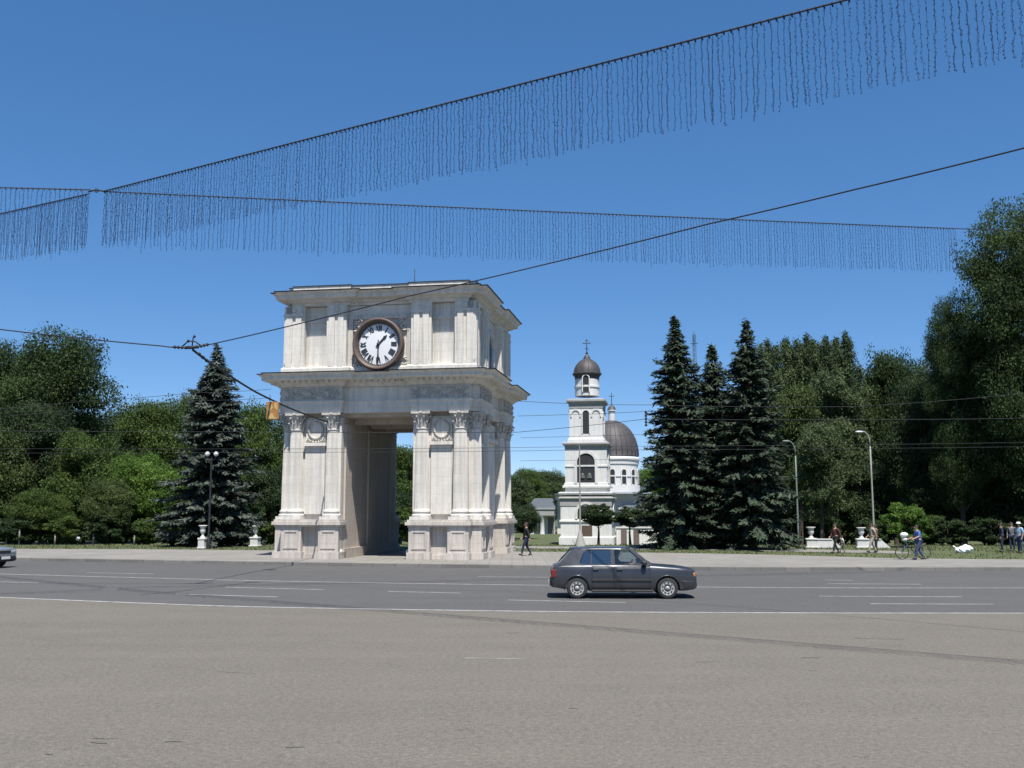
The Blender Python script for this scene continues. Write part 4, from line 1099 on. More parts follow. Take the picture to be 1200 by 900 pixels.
wire([(226, 410, 30), (257, 432, 32.5), (300, 459.5, 36.5), (345, 480.5, 41), (383, 494, 46.2)], .036, 'thick cable dropping from the junction to the arch', GW, 'overhead_cable', sag=.02)
wire([(-160, 524, 36), (300, 526, 36), (700, 523, 36), (1200, 518.5, 36), (1450, 517, 36)], .0075, 'lower of the two close trolley wires over the road', GW, sag=.03)
wire([(-160, 530, 37), (300, 530, 37), (700, 527, 37), (1200, 523.5, 37), (1450, 522, 37)], .0075, 'upper trolley wire of the close pair nearest the arch', GW, sag=.03)
wire([(-160, 504, 35), (300, 506, 35), (606, 506.5, 35), (757, 491, 35), (1000, 491.5, 35), (1200, 490, 35), (1450, 489, 35)], .010, 'wire bending at the black insulator beside the spruce', GW, sag=.02)
wire([(607, 470, 40), (760, 474.5, 40), (1000, 476.5, 38), (1200, 461, 36), (1450, 435, 34)], .010, 'sagging wire above the others, rising at the right edge', GW, sag=.04)
wire([(607, 487.5, 44), (700, 485, 44), (780, 481, 44)], .010, 'short wire from the arch to the spruces over the bell tower', GW)
wire([(610, 513, 44), (690, 511, 44), (790, 508, 44)], .008, 'lower short wire from the arch to the spruces', GW)
wire([(610, 540, 46), (690, 539, 46), (790, 537, 46)], .008, 'lowest short wire from the arch to the spruces', GW)
wire([(-160, 492, 42), (100, 470, 42), (225, 460.5, 42), (318, 456, 44)], .009, 'faint wire left of the arch above the tree tops', GW, sag=.03)
wire([(-160, 500, 42), (120, 478, 42), (225, 469.5, 42), (318, 466, 44)], .009, 'faint lower wire left of the arch above the tree tops', GW, sag=.03)
# hardware
def disc_stack(mb, a, c, r, n=4):
    a = Vector(a); c = Vector(c); d = (c-a)
    pts = []; rs = []
    for i in range(n*4+1):
        t = i/(n*4); pts.append(a + d*t); rs.append(r*(1.0 if i % 4 in (1,2) else .45))
    mb.tube(pts, rs, 8)
jn = empty('wire_junction', J, 0, 'black cluster of insulators where three wires meet above the spruce', 'wire fitting')
mb = MB()
for d in ((-.62,0,.04),(.55,0,.13),(.42,0.9,-.44)): disc_stack(mb, Vector(d)*.25, Vector(d)*.95, .055, 4)
mb.build('insulator', M['wire'], jn)
mb = MB(); mb.tube([(-.16,0,.02),(0,0,.02),(.16,0,.04)], .05, 8)
mb.tube([(-.30,0,.05),(-.12,0,.22),(.10,0,.20),(.26,0,.08)], .022, 6); mb.tube([(0,0,0),(.02,0,.30),(.06,0,.36)], .02, 6); mb.sphere((-.12,0,.22), .05, 8, 6); mb.sphere((.06,0,.36), .045, 8, 6); mb.build('clamp', M['wire'], jn)
I_ = AT(757, 491, 35); ins = empty('wire_insulator', I_, 0, 'upright black insulator on the bend of a wire beside the tall spruce', 'wire fitting')
mb = MB(); disc_stack(mb, (0,0,-.26), (0,0,.30), .05, 5); mb.build('insulator', M['wire'], ins)
# orange sign hanging from the thick cable
S_ = AT(320, 470, 38.2); sg = empty('hanging_sign', S_, R(-4), 'small square orange sign hanging from the thick cable left of the arch', 'sign')
k = 38.2/F; w = 7.4*k; h = 22*k
mb = MB(); mb.bbox(-w, w, -.04, .04, -h, -.03, .012); mb.build('sign_board', M['orange'], sg)
mb = MB(); rr = random.Random(4)
mb.prism([(-w*.8,-h*.95),(-w*.1,-h*.6),(w*.3,-h*.85),(w*.85,-h*.97)], -.046, -.041, 'y'); mb.prism([(-w*.8,-h*.5),(-w*.2,-h*.15),(w*.1,-h*.34),(-w*.4,-h*.6)], -.046, -.041, 'y'); mb.prism([(w*.2,-h*.12),(w*.8,-h*.10),(w*.75,-h*.5),(w*.35,-h*.4)], -.046, -.041, 'y')
mb.build('sign_pattern', M['yellow'], sg)
mb = MB()
for s in (-1, 1): mb.tube([(s*w*.6,0,-.06),(s*w*.5,0,.26 if s < 0 else .02)], .012, 5)
mb.build('hanger', M['wire'], sg)

# ------------------------------------------------------------------ curtains of light strings
def strand_mesh(seed, L):
    rr = random.Random(seed); mb = MB(); n = 22; pts = []; x = y = 0.0; ph = rr.uniform(0, 6); am = rr.uniform(.003, .011)
    heavy = rr.random() < .28
    for i in range(n+1):
        t = i/n; x += rr.uniform(-.005,.005); y += rr.uniform(-.005,.005)
        pts.append((x*t + am*math.sin(i*.9+ph), y*t + am*math.cos(i*1.3+ph), -L*t))
    mb.tube(pts, .0046 if heavy else .0031, 3, False, False)
    for i in range(1, n+1):
        for q in range(2 if not heavy else 3):
            p = Vector(pts[i]) + Vector((rr.choice((-1,1))*rr.uniform(.007,.019), rr.uniform(-.015,.015), rr.uniform(-.03,.03)))
            r = rr.uniform(.006,.010)
            mb.add([p+Vector((0,0,r*1.8)), p+Vector((r,0,0)), p+Vector((0,r,0)), p+Vector((-r,0,0)), p+Vector((0,-r,0)), p+Vector((0,0,-r*1.8))],
                   [(0,1,2),(0,2,3),(0,3,4),(0,4,1),(5,2,1),(5,3,2),(5,4,3),(5,1,4)])
    return mb.mesh('light_strand')
STR = [strand_mesh(40+i, 1.5*(.975+.006*(i % 9))) for i in range(14)]
for m_ in STR: m_.materials.append(M['bulb'])
def curtain(pa, pb, spacing, label, seed, run_on=None, more=1.0):
    rr = random.Random(seed); A_ = AT(*pa); B_ = AT(*pb); d = (B_-A_)*more; L = d.length
    e = empty('light_curtain', A_, 0, label, 'light string', 'curtains of string lights')
    pts = [d*(i/40) + Vector((0,0,-.0008*L*4*(i/40)*(1-i/40))) for i in range(41)]
    if run_on: pts.append(AT(*run_on)-A_)
    mb = MB(); mb.tube(pts, .017, 5)
    for i in range(int(L/.13)):                                    # short ties wound round the cable
        t = i*.13/L; p = d*t + Vector((0,0,-.0008*L*4*t*(1-t))); mb.tube([p+Vector((0,0,.022)), p+Vector((.02,0,-.05))], .015, 4, False)
    mb.build('cable', M['wire'], e)
    pos = []; s = .05
    while s < L-.03: pos.append(s); s += spacing*rr.uniform(.8,1.2)
    def cam(s): return (A_ + d*(s/L)).length
    def frame(s):
        q = A_ + d*(s/L); u_ = 600 + F*q.x/max(.1, q.y); return -60 < u_ < 1260
    order = sorted(pos, key=lambda s: (not frame(s), cam(s)))
    show, rest = order[:100], order[100:]
    def place(s):
        t = s/L; p = d*t + Vector((0,0,-.0008*L*4*t*(1-t) - .02)); return p, rr.uniform(0, 2*PI), rr.choice(STR), rr.uniform(.97,1.03) if rr.random() < .93 else rr.uniform(1.03,1.10)
    for s in show:
        p, a, me, k = place(s); o = link('light_strand', me, None, e); o.location = p; o.rotation_euler = (rr.uniform(-.02,.02), rr.uniform(-.02,.02), a); o.scale = (1,1,k)
    if rest:
        mb = MB()
        for s in rest:
            p, a, me, k = place(s); c, sn = math.cos(a), math.sin(a)
            mb.add([(p.x + v.co.x*c - v.co.y*sn, p.y + v.co.x*sn + v.co.y*c, p.z + v.co.z*k) for v in me.vertices], [tuple(q.vertices) for q in me.polygons])
        tag(mb.build('light_strand', M['bulb'], e), kind='stuff')
curtain((122, 224, 26.2), (1300, -82, 12.6), .10, 'large light curtain rising to the upper right corner', 1, None, 1.45)
curtain((123, 224.5, 26.6), (1122, 268, 34.0), .105, 'long level light curtain ending in front of the giant tree', 2, (1300, 274, 36.5))
curtain((-140, 281, 36), (105, 227, 26.8), .105, 'short light curtain slanting down to the left edge', 3)
curtain((-140, 216, 23.5), (106, 222.5, 26.0), .105, 'short level light curtain at the left edge', 4)
jx = AT(113, 224.5, 26.4); o = empty('wire_junction', jx, 0, 'small black ring joining the four light curtains', 'wire fitting')
mb = MB(); mb.tube([(-.22,0,-.01),(-.1,0,.03),(.1,0,.03),(.24,0,0)], .022, 6); mb.tube([(.05*math.cos(i*PI/6), 0, .03+.05*math.sin(i*PI/6)) for i in range(13)], .014, 5); mb.build('ring_clamp', M['wire'], o)
# ------------------------------------------------------------------ hatchback cars
def paint_mat(name, c, metal=.35, rough=.26):
    m, nt, b, out = new_mat(name)
    v = coords(nt); f = noise(nt, v, 2.2, 7, .7); f2 = noise(nt, v, 60, 2)
    sep = nt.nodes.new('ShaderNodeSeparateXYZ'); tc = nt.nodes.new('ShaderNodeTexCoord'); nt.links.new(tc.outputs['Object'], sep.inputs[0])
    base = ramp(nt, f, [(.3, tuple(x*.85 for x in c)), (.7, tuple(x*1.15 for x in c))])
    dust = ramp(nt, sep.outputs[2], [(.18, .55), (.55, .05)])
    nt.links.new(mix(nt, dust, base, (.075,.072,.066)), b.inputs['Base Color'])
    b.inputs['Metallic'].default_value = metal
    nt.links.new(ramp(nt, f, [(.3, rough), (.7, rough+.12)]), b.inputs['Roughness'])
    b.inputs['Coat Weight'].default_value = .25; b.inputs['Coat Roughness'].default_value = .12
    return m
M['car_dark'] = paint_mat('dark_blue_grey_paint', (.046,.050,.060))
M['car_silver'] = paint_mat('silver_blue_paint', (.30,.35,.39), .5)
M['rubber'] = simple('tyre_rubber', (.028,.028,.028), .85, 0, .3)
M['trim'] = simple('black_plastic', (.022,.022,.024), .6, 0, .2)
M['hub'] = simple('wheel_cover_grey', (.34,.34,.33), .5, .1, .1)
M['seatcloth'] = simple('dark_seat_cloth', (.035,.036,.042), .9)
m, nt, b, out = new_mat('car_glass')
b.inputs['Base Color'].default_value = (.05,.08,.12,1); b.inputs['Roughness'].default_value = .04; b.inputs['Specular IOR Level'].default_value = .9
tr = nt.nodes.new('ShaderNodeBsdfTransparent'); tr.inputs[0].default_value = (.88,.93,.94,1)
ms = nt.nodes.new('ShaderNodeMixShader'); ms.inputs[0].default_value = .16
nt.links.new(tr.outputs[0], ms.inputs[1]); nt.links.new(b.outputs[0], ms.inputs[2]); nt.links.new(ms.outputs[0], out.inputs[0])
M['glass'] = m
m, nt, b, out = new_mat('tinted_glass')
b.inputs['Base Color'].default_value = (.03,.06,.11,1); b.inputs['Roughness'].default_value = .05; b.inputs['Specular IOR Level'].default_value = 1.0
tr = nt.nodes.new('ShaderNodeBsdfTransparent'); tr.inputs[0].default_value = (.35,.45,.55,1)
ms = nt.nodes.new('ShaderNodeMixShader'); ms.inputs[0].default_value = .75
nt.links.new(tr.outputs[0], ms.inputs[1]); nt.links.new(b.outputs[0], ms.inputs[2]); nt.links.new(ms.outputs[0], out.inputs[0])
M['tint'] = m
M['red_lens'] = simple('red_lens', (.16,.02,.018), .25, 0, .1)
M['clear_lens'] = simple('clear_lens', (.55,.57,.60), .12, .3, .1)
M['amber'] = simple('amber_lens', (.55,.22,.03), .25)
M['plate'] = simple('plate_white', (.75,.75,.72), .5, 0, .03)

BELT = .93
TOPX = [0, .04, .12, .24, .6, 1.6, 2.62, 2.90, 3.2, 3.6, 3.86, 4.0, 4.06, 4.09]
TOPZ = [.72,.86,.91,.925, .93, .935, .925, .91, .888, .858, .822, .792, .765, .70]
HWX = [0, .06, .2, .6, 1.4, 2.4, 3.2, 3.7, 3.95, 4.05, 4.09]
HWZ = [.74,.785,.82,.84,.848,.848,.838,.815,.775,.735,.70]
def hw(x): return float(np.interp(x, HWX, HWZ))
def ztop(x): return float(np.interp(x, TOPX, TOPZ))
def zbot(x): return float(np.interp(x, [0,.12,.35,.7,3.4,3.75,4.0,4.09], [.34,.30,.26,.21,.21,.22,.25,.30]))
def side_y(x, z):
    """half width of the lower body at height z"""
    zt = ztop(x); w = hw(x)
    return w*float(np.interp(z, [zbot(x), zbot(x)+.10, .50, .66, max(.67,zt-.06), max(.68,zt)], [.93, .985, 1.0, 1.0, .978, .925]))
def gy(z):  # half width of the glasshouse
    return float(np.interp(z, [.90, 1.42], [.772, .585]))
WX = (.72, 3.26); WR = .295
RL = [(.20,.93),(.30,1.05),(.62,1.365),(.80,1.398)]    # rear edge of the glasshouse
def build_car(paint, name_label, loc, rz, driver=True):
    root = empty('hatchback_car', loc, rz, name_label, 'car')
    # lower body: lofted sections
    xs_ = sorted(set(list(np.linspace(0, 4.09, 42)) + [.03,.06,4.0,4.06])); secs = []
    for x in xs_:
        zt, zb = ztop(x), zbot(x); s = []
        zl = [zb, zb+.10, .42, .50, .58, .66, .74, zt-.06, zt-.02]
        zl = [min(max(z, zb), zt-.02 - .004*(8-i)) for i, z in enumerate(zl)]
        for z in zl: s.append((side_y(x, z), z))
        s += [(hw(x)*.86, zt), (hw(x)*.5, zt+.018), (0, zt+.024)]
        secs.append([(x, -y, z) for y, z in s] + [(x, y, z) for y, z in reversed(s[:-1])])
    k = len(secs[0]); mb = MB(); mb.add([p for s in secs for p in s], [(i*k+j, (i+1)*k+j, (i+1)*k+(j+1) % k, i*k+(j+1) % k) for i in range(len(secs)-1) for j in range(k)] + [tuple(range(k)), tuple(reversed([(len(secs)-1)*k+j for j in range(k)]))], True)
    me = mb.mesh('body')
    cut = MB()
    for wx in WX:
        for s in (-1, 1):
            r_ = WR+.055; vs = []; n = 28
            for y in (s*.52, s*1.2): vs += [(wx + r_*math.cos(2*PI*i/n), y, .292 + r_*math.sin(2*PI*i/n)) for i in range(n)]
            cut.add(vs, [tuple(range(n)), tuple(reversed(range(n, 2*n)))] + [(i, n+i, n+(i+1) % n, (i+1) % n) for i in range(n)])
    cut.box(.45, 2.66, -.69, .69, .34, 1.3)
    co = link('cutter', cut.mesh('cutter'))
    def mods(o):
        q = o.modifiers.new('b', 'BOOLEAN'); q.object = co; q.operation = 'DIFFERENCE'; q.solver = 'EXACT'
    me2 = evaluated(me, mods); bpy.data.objects.remove(co)
    me2.set_sharp_from_angle(angle=R(32)); me2.name = 'body'
    body = link('body', me2, paint, root)
    # roof
    mb = MB(); rx = list(np.linspace(.56, 2.24, 12)); g = []
    for i, x in enumerate(rx):
        zc = 1.395 + .028*math.sin(PI*min(1, (x-.45)/2.1)); row = []
        for t in np.linspace(-1, 1, 11):
            row.append((x, t*gy(1.37), zc - .045*abs(t)**3.5))
        g += row
    mb.add(g, [(i*11+j, i*11+j+1, (i+1)*11+j+1, (i+1)*11+j) for i in range(11) for j in range(10)], True)
    rme = mb.mesh('roof')
    rme = evaluated(rme, lambda o: setattr(o.modifiers.new('s', 'SOLIDIFY'), 'thickness', .03)); rme.name = 'roof'
    link('roof', rme, paint, root)
    # pillars and window panes on the sloping sides
    def panel(mbx, poly, s, off=0, th=.03):
        a = [(x, s*(gy(z)+off), z) for x, z in poly]; b_ = [(x, s*(gy(z)+off-th), z) for x, z in poly]; n = len(poly)
        mbx.add(a+b_, [tuple(range(n)), tuple(reversed(range(n, 2*n)))] + [(i, n+i, n+(i+1) % n, (i+1) % n) for i in range(n)])
    for s in (-1, 1):
        mb = MB(); panel(mb, [(.20,.92),(.30,1.06),(.585,1.352),(.80,1.375),(1.02,1.345),(.90,1.26),(.80,1.0),(.88,.92)], s); mb.build('rear_pillar', paint, root)
        mb = MB(); panel(mb, [(1.68,.92),(1.68,1.36),(1.78,1.365),(1.80,.92)], s, -.002); mb.build('door_pillar', paint, root)
        mb = MB(); panel(mb, [(2.70,.92),(2.24,1.33),(2.22,1.385),(2.30,1.385),(2.86,.92)], s); mb.build('windscreen_pillar', paint, root)
        mb = MB(); panel(mb, [(.82,1.348),(.78,1.366),(2.26,1.372),(2.30,1.352)], s, .004, .05); mb.build('roof_rail', M['trim'], root)
        mb = MB(); panel(mb, [(.83,.912),(.82,.955),(2.72,.945),(2.76,.912)], s, .004, .05); mb.build('window_sill', M['trim'], root)
        for poly, nm, gm in (([(.83,.95),(.82,1.0),(.92,1.27),(1.03,1.345),(1.68,1.352),(1.68,.95)], 'rear_window', M['tint']), ([(1.80,.95),(1.78,1.352),(2.235,1.348),(2.68,.945)], 'front_window', M['glass'])):
            mb = MB(); panel(mb, poly, s, -.008, .006); w_ = mb.build(nm, gm, root)
            if nm == 'rear_window': mb = MB(); panel(mb, [(1.11,.955),(1.13,1.346),(1.155,1.346),(1.14,.955)], s, -.003, .016); mb.build('window_divider', M['trim'], w_)
        # door skins a few millimetres proud, so that their gaps show
        for x0, x1, nm in ((1.13, 1.735, 'rear_door'), (1.75, 2.78, 'front_door')):
            mb = MB(); xx = np.linspace(x0, x1, 10); zz_ = np.linspace(.245, .905, 10); vs = []
            for x in xx:
                for z in zz_:
                    xa = x
                    vs.append((xa, s*(side_y(xa, z)+.007), z))
            mb.add(vs, [(i*10+j, i*10+j+1, (i+1)*10+j+1, (i+1)*10+j) for i in range(9) for j in range(9)], True)
            dme = evaluated(mb.mesh(nm), lambda o: setattr(o.modifiers.new('s', 'SOLIDIFY'), 'thickness', .006)); dme.name = nm
            d_ = link(nm, dme, paint, root)
            hx = x0+.03 if nm == 'rear_door' else x0+.08
            mb = MB(); mb.bbox(hx, hx+.17, s*(side_y(hx, .80)+.005), s*(side_y(hx, .80)+.045), .785, .825, .012); mb.build('handle', M['trim'], d_)
        # rub strip, sill
        mb = MB()
        for x0, x1 in ((1.14, 1.733), (1.752, 2.80)):
            xx = np.linspace(x0, x1, 8); vs = []
            for x in xx:
                for o, z in ((.006,.475),(.026,.485),(.026,.535),(.006,.545)): vs.append((x, s*(side_y(x, z)+o), z))
            mb.add(vs, [(i*4+j, i*4+j+1, (i+1)*4+j+1, (i+1)*4+j) for i in range(7) for j in range(3)])
        mb.build('rub_strip', M['trim'], root)
        mb = MB(); mb.bbox(1.12, 2.86, s*.77, s*.838, .175, .245, .015); mb.build('sill', M['trim'], root)
        # mirror
        mb = MB(); mb.bbox(2.54, 2.68, s*.80, s*1.0, .93, 1.05, .035); mb.tube([(2.62, s*.76, .95), (2.61, s*.84, .97)], .03, 6); mb.build('mirror', M['trim'], root)
        # arch lips
        for wx in WX:
            mb = MB(); pts = []
            for i in range(17):
                a = -.18 + (PI+.36)*i/16; x = wx + (WR+.06)*math.cos(a); z = .292 + (WR+.06)*math.sin(a); pts.append((x, s*(side_y(x, max(z,.24))+.004), z))
            mb.tube(pts, .014, 5); mb.build('arch_lip', paint, root)
            # wheel
            wh = bpy.data.objects.new('wheel', None); col.objects.link(wh); wh.parent = root; wh.location = (wx, s*.735, WR-.004); wh.rotation_euler = (s*PI/2*-1, 0, 0)
            # local z points outwards
            mb = MB(); mb.lathe([(.19,-.09),(.262,-.095),(.288,-.075),(WR,-.04),(WR,.04),(.288,.075),(.262,.095),(.195,.085)], 36, caps=False); mb.build('tyre', M['rubber'], wh)
            mb = MB(); mb.lathe([(.20,.082),(.185,.086),(.175,.070),(.15,.074),(.11,.092),(.10,.075),(.055,.075),(.05,.095),(.001,.10)], 36, caps=False)
            mb.build('wheel_cover', M['hub'], wh)
            mb = MB()
            for i in range(9):
                a = 2*PI*i/9; c, sn = math.cos(a), math.sin(a); mb.box(0,0,0,0,0,0) if False else mb.lathe([(.024,.078),(.020,.091),(.001,.092)], 8, (.138*c,.138*sn,.0), caps=False)
            mb.lathe([(.098,.080),(.085,.083),(.070,.080)], 24, caps=False); mb.build('cover_slots', M['trim'], wh)
        # lamps
        zt_ = .74
        mb = MB(); mb.bbox(-.010, .15, s*.50, s*.806, .58, .80, .02); mb.build('tail_lamp', M['red_lens'], root)
        mb = MB(); mb.bbox(3.90, 4.10, s*.36, s*.66, .60, .735, .03); mb.build('headlight', M['clear_lens'], root)
        mb = MB(); mb.bbox(3.92, 4.06, s*.655, s*.750, .605, .72, .02); mb.build('indicator', M['amber'], root)
    # bumpers
    def bumper(x_in, x_out, z0, z1, nm):
        mb = MB(); d = 1 if x_out > x_in else -1
        prof = [(0, z0+.03), (.05, z0), (.10, z0+.03), (.115, (z0+z1)/2), (.10, z1-.02), (.0, z1)]
        path = []
        for t in np.linspace(-1, 1, 25):
            y = t*.83; x = x_out - d*(.13*abs(t)**4 + (.30*max(0, abs(t)-.93)/.07))
            path.append((x, y))
        vs = [(x - d*(.115-o), y, z) for x, y in path for o, z in prof]; n = len(prof)
        mb.add(vs, [(i*n+j, i*n+(j+1) % n, (i+1)*n+(j+1) % n, (i+1)*n+j) for i in range(24) for j in range(n)], False)
        return mb.build(nm, M['trim'], root, sharp=40)
    bumper(.1, -.06, .30, .53, 'rear_bumper'); bumper(4.0, 4.15, .26, .50, 'front_bumper')
    mb = MB(); mb.bbox(4.05, 4.10, -.36, .36, .60, .72, .01)
    mb.build('grille', M['trim'], root)
    mb = MB(); mb.bbox(4.148, 4.158, -.26, .26, .36, .47, .004); mb.build('number_plate', M['plate'], root)
    mb = MB(); mb.bbox(-.072, -.060, -.26, .26, .36, .47, .004); mb.build('number_plate', M['plate'], root)
    # windscreen and hatch glass
    def screen(nm, x0, z0, x1, z1, bow):
        mb = MB(); g = []
        for i in range(5):
            t = i/4; x = x0+(x1-x0)*t; z = z0+(z1-z0)*t
            for u in np.linspace(-1, 1, 9): g.append((x - bow*u*u, u*(gy(z)-.01), z))
        mb.add(g, [(i*9+j, i*9+j+1, (i+1)*9+j+1, (i+1)*9+j) for i in range(4) for j in range(8)], True); return mb.build(nm, M['glass'] if bow > 0 else M['tint'], root)
    screen('windscreen', 2.90, .925, 2.28, 1.385, .10); screen('rear_glass', .205, .96, .59, 1.36, -.03)
    mb = MB(); mb.tube([(2.86,-.5,.955),(2.75,.05,1.03)], .010, 4); mb.tube([(2.88,.0,.955),(2.78,.52,1.02)], .010, 4); mb.build('wiper', M['trim'], root)
    mb = MB(); mb.tube([(.75,.0,1.40),(.62,.0,1.62)], .006, 4); mb.build('aerial', M['trim'], root)
    # interior
    mb = MB(); mb.box(.47, 2.64, -.67, .67, .345, .36); mb.box(.455, .47, -.67, .67, .345, .90); mb.box(2.62, 2.645, -.67, .67, .345, .90)
    for s in (-1, 1): mb.box(.47, 2.64, s*.672, s*.682, .345, .895)
    mb.bbox(2.40, 2.63, -.66, .66, .62, .93, .04); mb.build('cabin_lining', M['seatcloth'], root)
    for x, y in ((1.62, -.36), (1.62, .36)):
        mb = MB(); mb.bbox(x, x+.52, y-.25, y+.25, .36, .54, .05); 
        mb.prism([(x-.02,.48),(x+.12,.50),(x-.06,1.05),(x-.16,1.03)], y-.23, y+.23, 'y'); mb.bbox(x-.20, x-.11, y-.12, y+.12, 1.07, 1.24, .03); mb.build('seat', M['seatcloth'], root)
    mb = MB(); mb.bbox(.80, 1.25, -.60, .60, .36, .56, .05); mb.prism([(.74,.5),(.88,.5),(.74,1.0),(.64,.99)], -.6, .6, 'y'); mb.build('rear_seat', M['seatcloth'], root)
    mb = MB(); mb.tube([(2.34+.06*math.sin(i*PI/8), .36+.18*math.cos(i*PI/8), .86+.17*math.sin(i*PI/8)) for i in range(17)], .016, 6); mb.tube([(2.34,.36,.86),(2.46,.36,.78)], .03, 6); mb.tube([(2.34,.20,.86),(2.34,.52,.86)], .014, 6); mb.build('steering_wheel', M['trim'], root)
    return root
b = G(729, 701.5, .008); Yc = b.y + .80
car_len = (815-643)/F*Yc*.972; ks = car_len/4.21
x0 = (643-600)/F*(Yc*.995)
car = build_car(M['car_dark'], 'dark blue-grey five-door hatchback driving right in front of the arch', (x0+.06*ks, Yc, .010), R(-1.5))
car.scale = (ks, ks, ks)
q = G(16, 667, .008)
car2 = build_car(M['car_silver'], 'silver-blue car at the far left edge with only its front in view', (q.x-4.95, q.y+.8, .010), R(-12))
car2.location = Vector((q.x, q.y+.7, .01)) - Vector((4.95*math.cos(R(12)), -4.95*math.sin(R(12)), 0))
# ------------------------------------------------------------------ people and the bicycle
SKIN = simple('skin', (.42,.26,.18), .6, 0, .06)
HAIR = simple('dark_hair', (.03,.022,.018), .7, 0, .2, 30)
def cloth(name, c): return simple(name, c, .9, 0, .22, 14)
def skin_mesh(V, E, Rd, root=0, sub=2):
    me = bpy.data.meshes.new('sk'); me.from_pydata(V, E, []); me.update()
    def mods(o):
        q = o.modifiers.new('Skin', 'SKIN'); q.use_smooth_shade = True
        sv = o.data.skin_vertices[0].data
        for i, r in enumerate(Rd):
            sv[i].radius = r if isinstance(r, tuple) else (r, r); sv[i].use_root = (i == root)
        s = o.modifiers.new('sub', 'SUBSURF'); s.levels = sub; s.render_levels = sub
    out = evaluated(me, mods); bpy.data.meshes.remove(me); return out
def person(loc, rz, label, pose, h=1.74, top=None, legs=None, hair=HAIR, shoes=None, long_sleeve=False, skirt=False, group=None, hat=None, parent_seat=False):
    """pose: dict of joints in metres for a 1.74 m figure facing +x"""
    P = dict(pelvis=(0,0,.94), waist=(0,0,1.08), chest=(.01,0,1.30), neck=(.0,0,1.47), headb=(.015,0,1.53), head=(.025,0,1.62), crown=(.02,0,1.70),
             hipL=(0,.10,.90), hipR=(0,-.10,.90), kneeL=(.03,.10,.49), kneeR=(.03,-.10,.49), ankL=(0,.10,.09), ankR=(0,-.10,.09), toeL=(.15,.11,.04), toeR=(.15,-.11,.04),
             shL=(0,.19,1.42), shR=(0,-.19,1.42), elL=(-.02,.25,1.13), elR=(-.02,-.25,1.13), wrL=(.06,.25,.90), wrR=(.06,-.25,.90), haL=(.09,.24,.82), haR=(.09,-.24,.82))
    P.update(pose); k = h/1.74
    e = empty('person', loc, rz, label, 'person', group); e.scale = (k,k,k)
    order = list(P); ix = {n: i for i, n in enumerate(order)}
    E = [('pelvis','waist'),('waist','chest'),('chest','neck'),('neck','headb'),('headb','head'),('head','crown'),('pelvis','hipL'),('pelvis','hipR'),('hipL','kneeL'),('hipR','kneeR'),('kneeL','ankL'),('kneeR','ankR'),('ankL','toeL'),('ankR','toeR'),
         ('chest','shL'),('chest','shR'),('shL','elL'),('shR','elR'),('elL','wrL'),('elR','wrR'),('wrL','haL'),('wrR','haR')]
    rad = dict(pelvis=(.125,.10), waist=(.115,.09), chest=(.14,.10), neck=.052, headb=.066, head=(.078,.092), crown=.062, hipL=.088, hipR=.088, kneeL=.056, kneeR=.056, ankL=.038, ankR=.038, toeL=.034, toeR=.034,
               shL=.062, shR=.062, elL=.042, elR=.042, wrL=.028, wrR=.028, haL=(.034,.020), haR=(.034,.020))
    me = skin_mesh([P[n] for n in order], [(ix[a], ix[c]) for a, c in E], [rad[n] for n in order])
    mb = MB(); mb.add([tuple(v.co) for v in me.vertices], [tuple(f.vertices) for f in me.polygons], True)
    hd = Vector(P['head'])
    # nose, ears, eyes' sockets read only as small forms at this distance
    mb.tube([hd+Vector((.082,0,.02)), hd+Vector((.108,0,-.018)), hd+Vector((.088,0,-.026))], [.008,.014,.008], 6)
    for s in (-1, 1): mb.sphere(hd+Vector((-.005, s*.088, -.004)), .026, 7, 5, .6, .35, 1)
    for s, w, ha in ((1,'wrL','haL'), (-1,'wrR','haR')):
        b_ = Vector(P[ha]); d = (b_-Vector(P[w])).normalized(); side = d.cross(Vector((0,1,0))); side = side.normalized() if side.length > .1 else Vector((1,0,0))
        for i, L in enumerate((.068,.078,.072,.055)):
            o = b_ + side*(.026-.017*i); curl = Vector((0,-s*.6,0))
            mb.tube([o-d*.02, o+d*L*.5, o+d*L*.8+curl*L*.25, o+d*L*.95+curl*L*.55], [.0095,.009,.008,.006], 6)
        o = b_ - d*.05 + side*.03; mb.tube([o, o+d*.03+side*.028, o+d*.06+side*.034], [.011,.010,.008], 6)
    body = mb.build('body', SKIN, e)
    # eyes and mouth
    f = MB()
    for s in (-1, 1): f.sphere(hd+Vector((.078, s*.032, .012)), .011, 6, 4)
    f.tube([hd+Vector((.082,-.025,-.052)), hd+Vector((.090,0,-.055)), hd+Vector((.082,.025,-.052))], .005, 4); f.build('face_features', HAIR, body)
    def shell(names, grow, nm, m, root):
        o_ = [n for n in order if n in names]; jx_ = {n: i for i, n in enumerate(o_)}
        ed = [(jx_[a], jx_[c]) for a, c in E if a in jx_ and c in jx_]
        rr = [tuple(q*grow+.008 for q in (rad[n] if isinstance(rad[n], tuple) else (rad[n],)*2)) for n in o_]
        q = skin_mesh([P[n] for n in o_], ed, rr, jx_[root]); q.name = nm; return link(nm, q, m, e)
    arms = {'shL','shR','elL','elR'} | ({'wrL','wrR'} if long_sleeve else set())
    shell({'pelvis','waist','chest'} | arms, 1.10, 'shirt', top, 'waist')
    if skirt:
        a = Vector(P['waist']); mb = MB(); mb.lathe([(.13,0),(.17,-.15),(.20,-.35),(.25,-.62),(.24,-.62),(.12,-.1)], 20, a, caps=False, sy=.85); mb.build('skirt', legs, e)
    else: shell({'pelvis','hipL','hipR','kneeL','kneeR','ankL','ankR'}, 1.13, 'trousers', legs, 'pelvis')
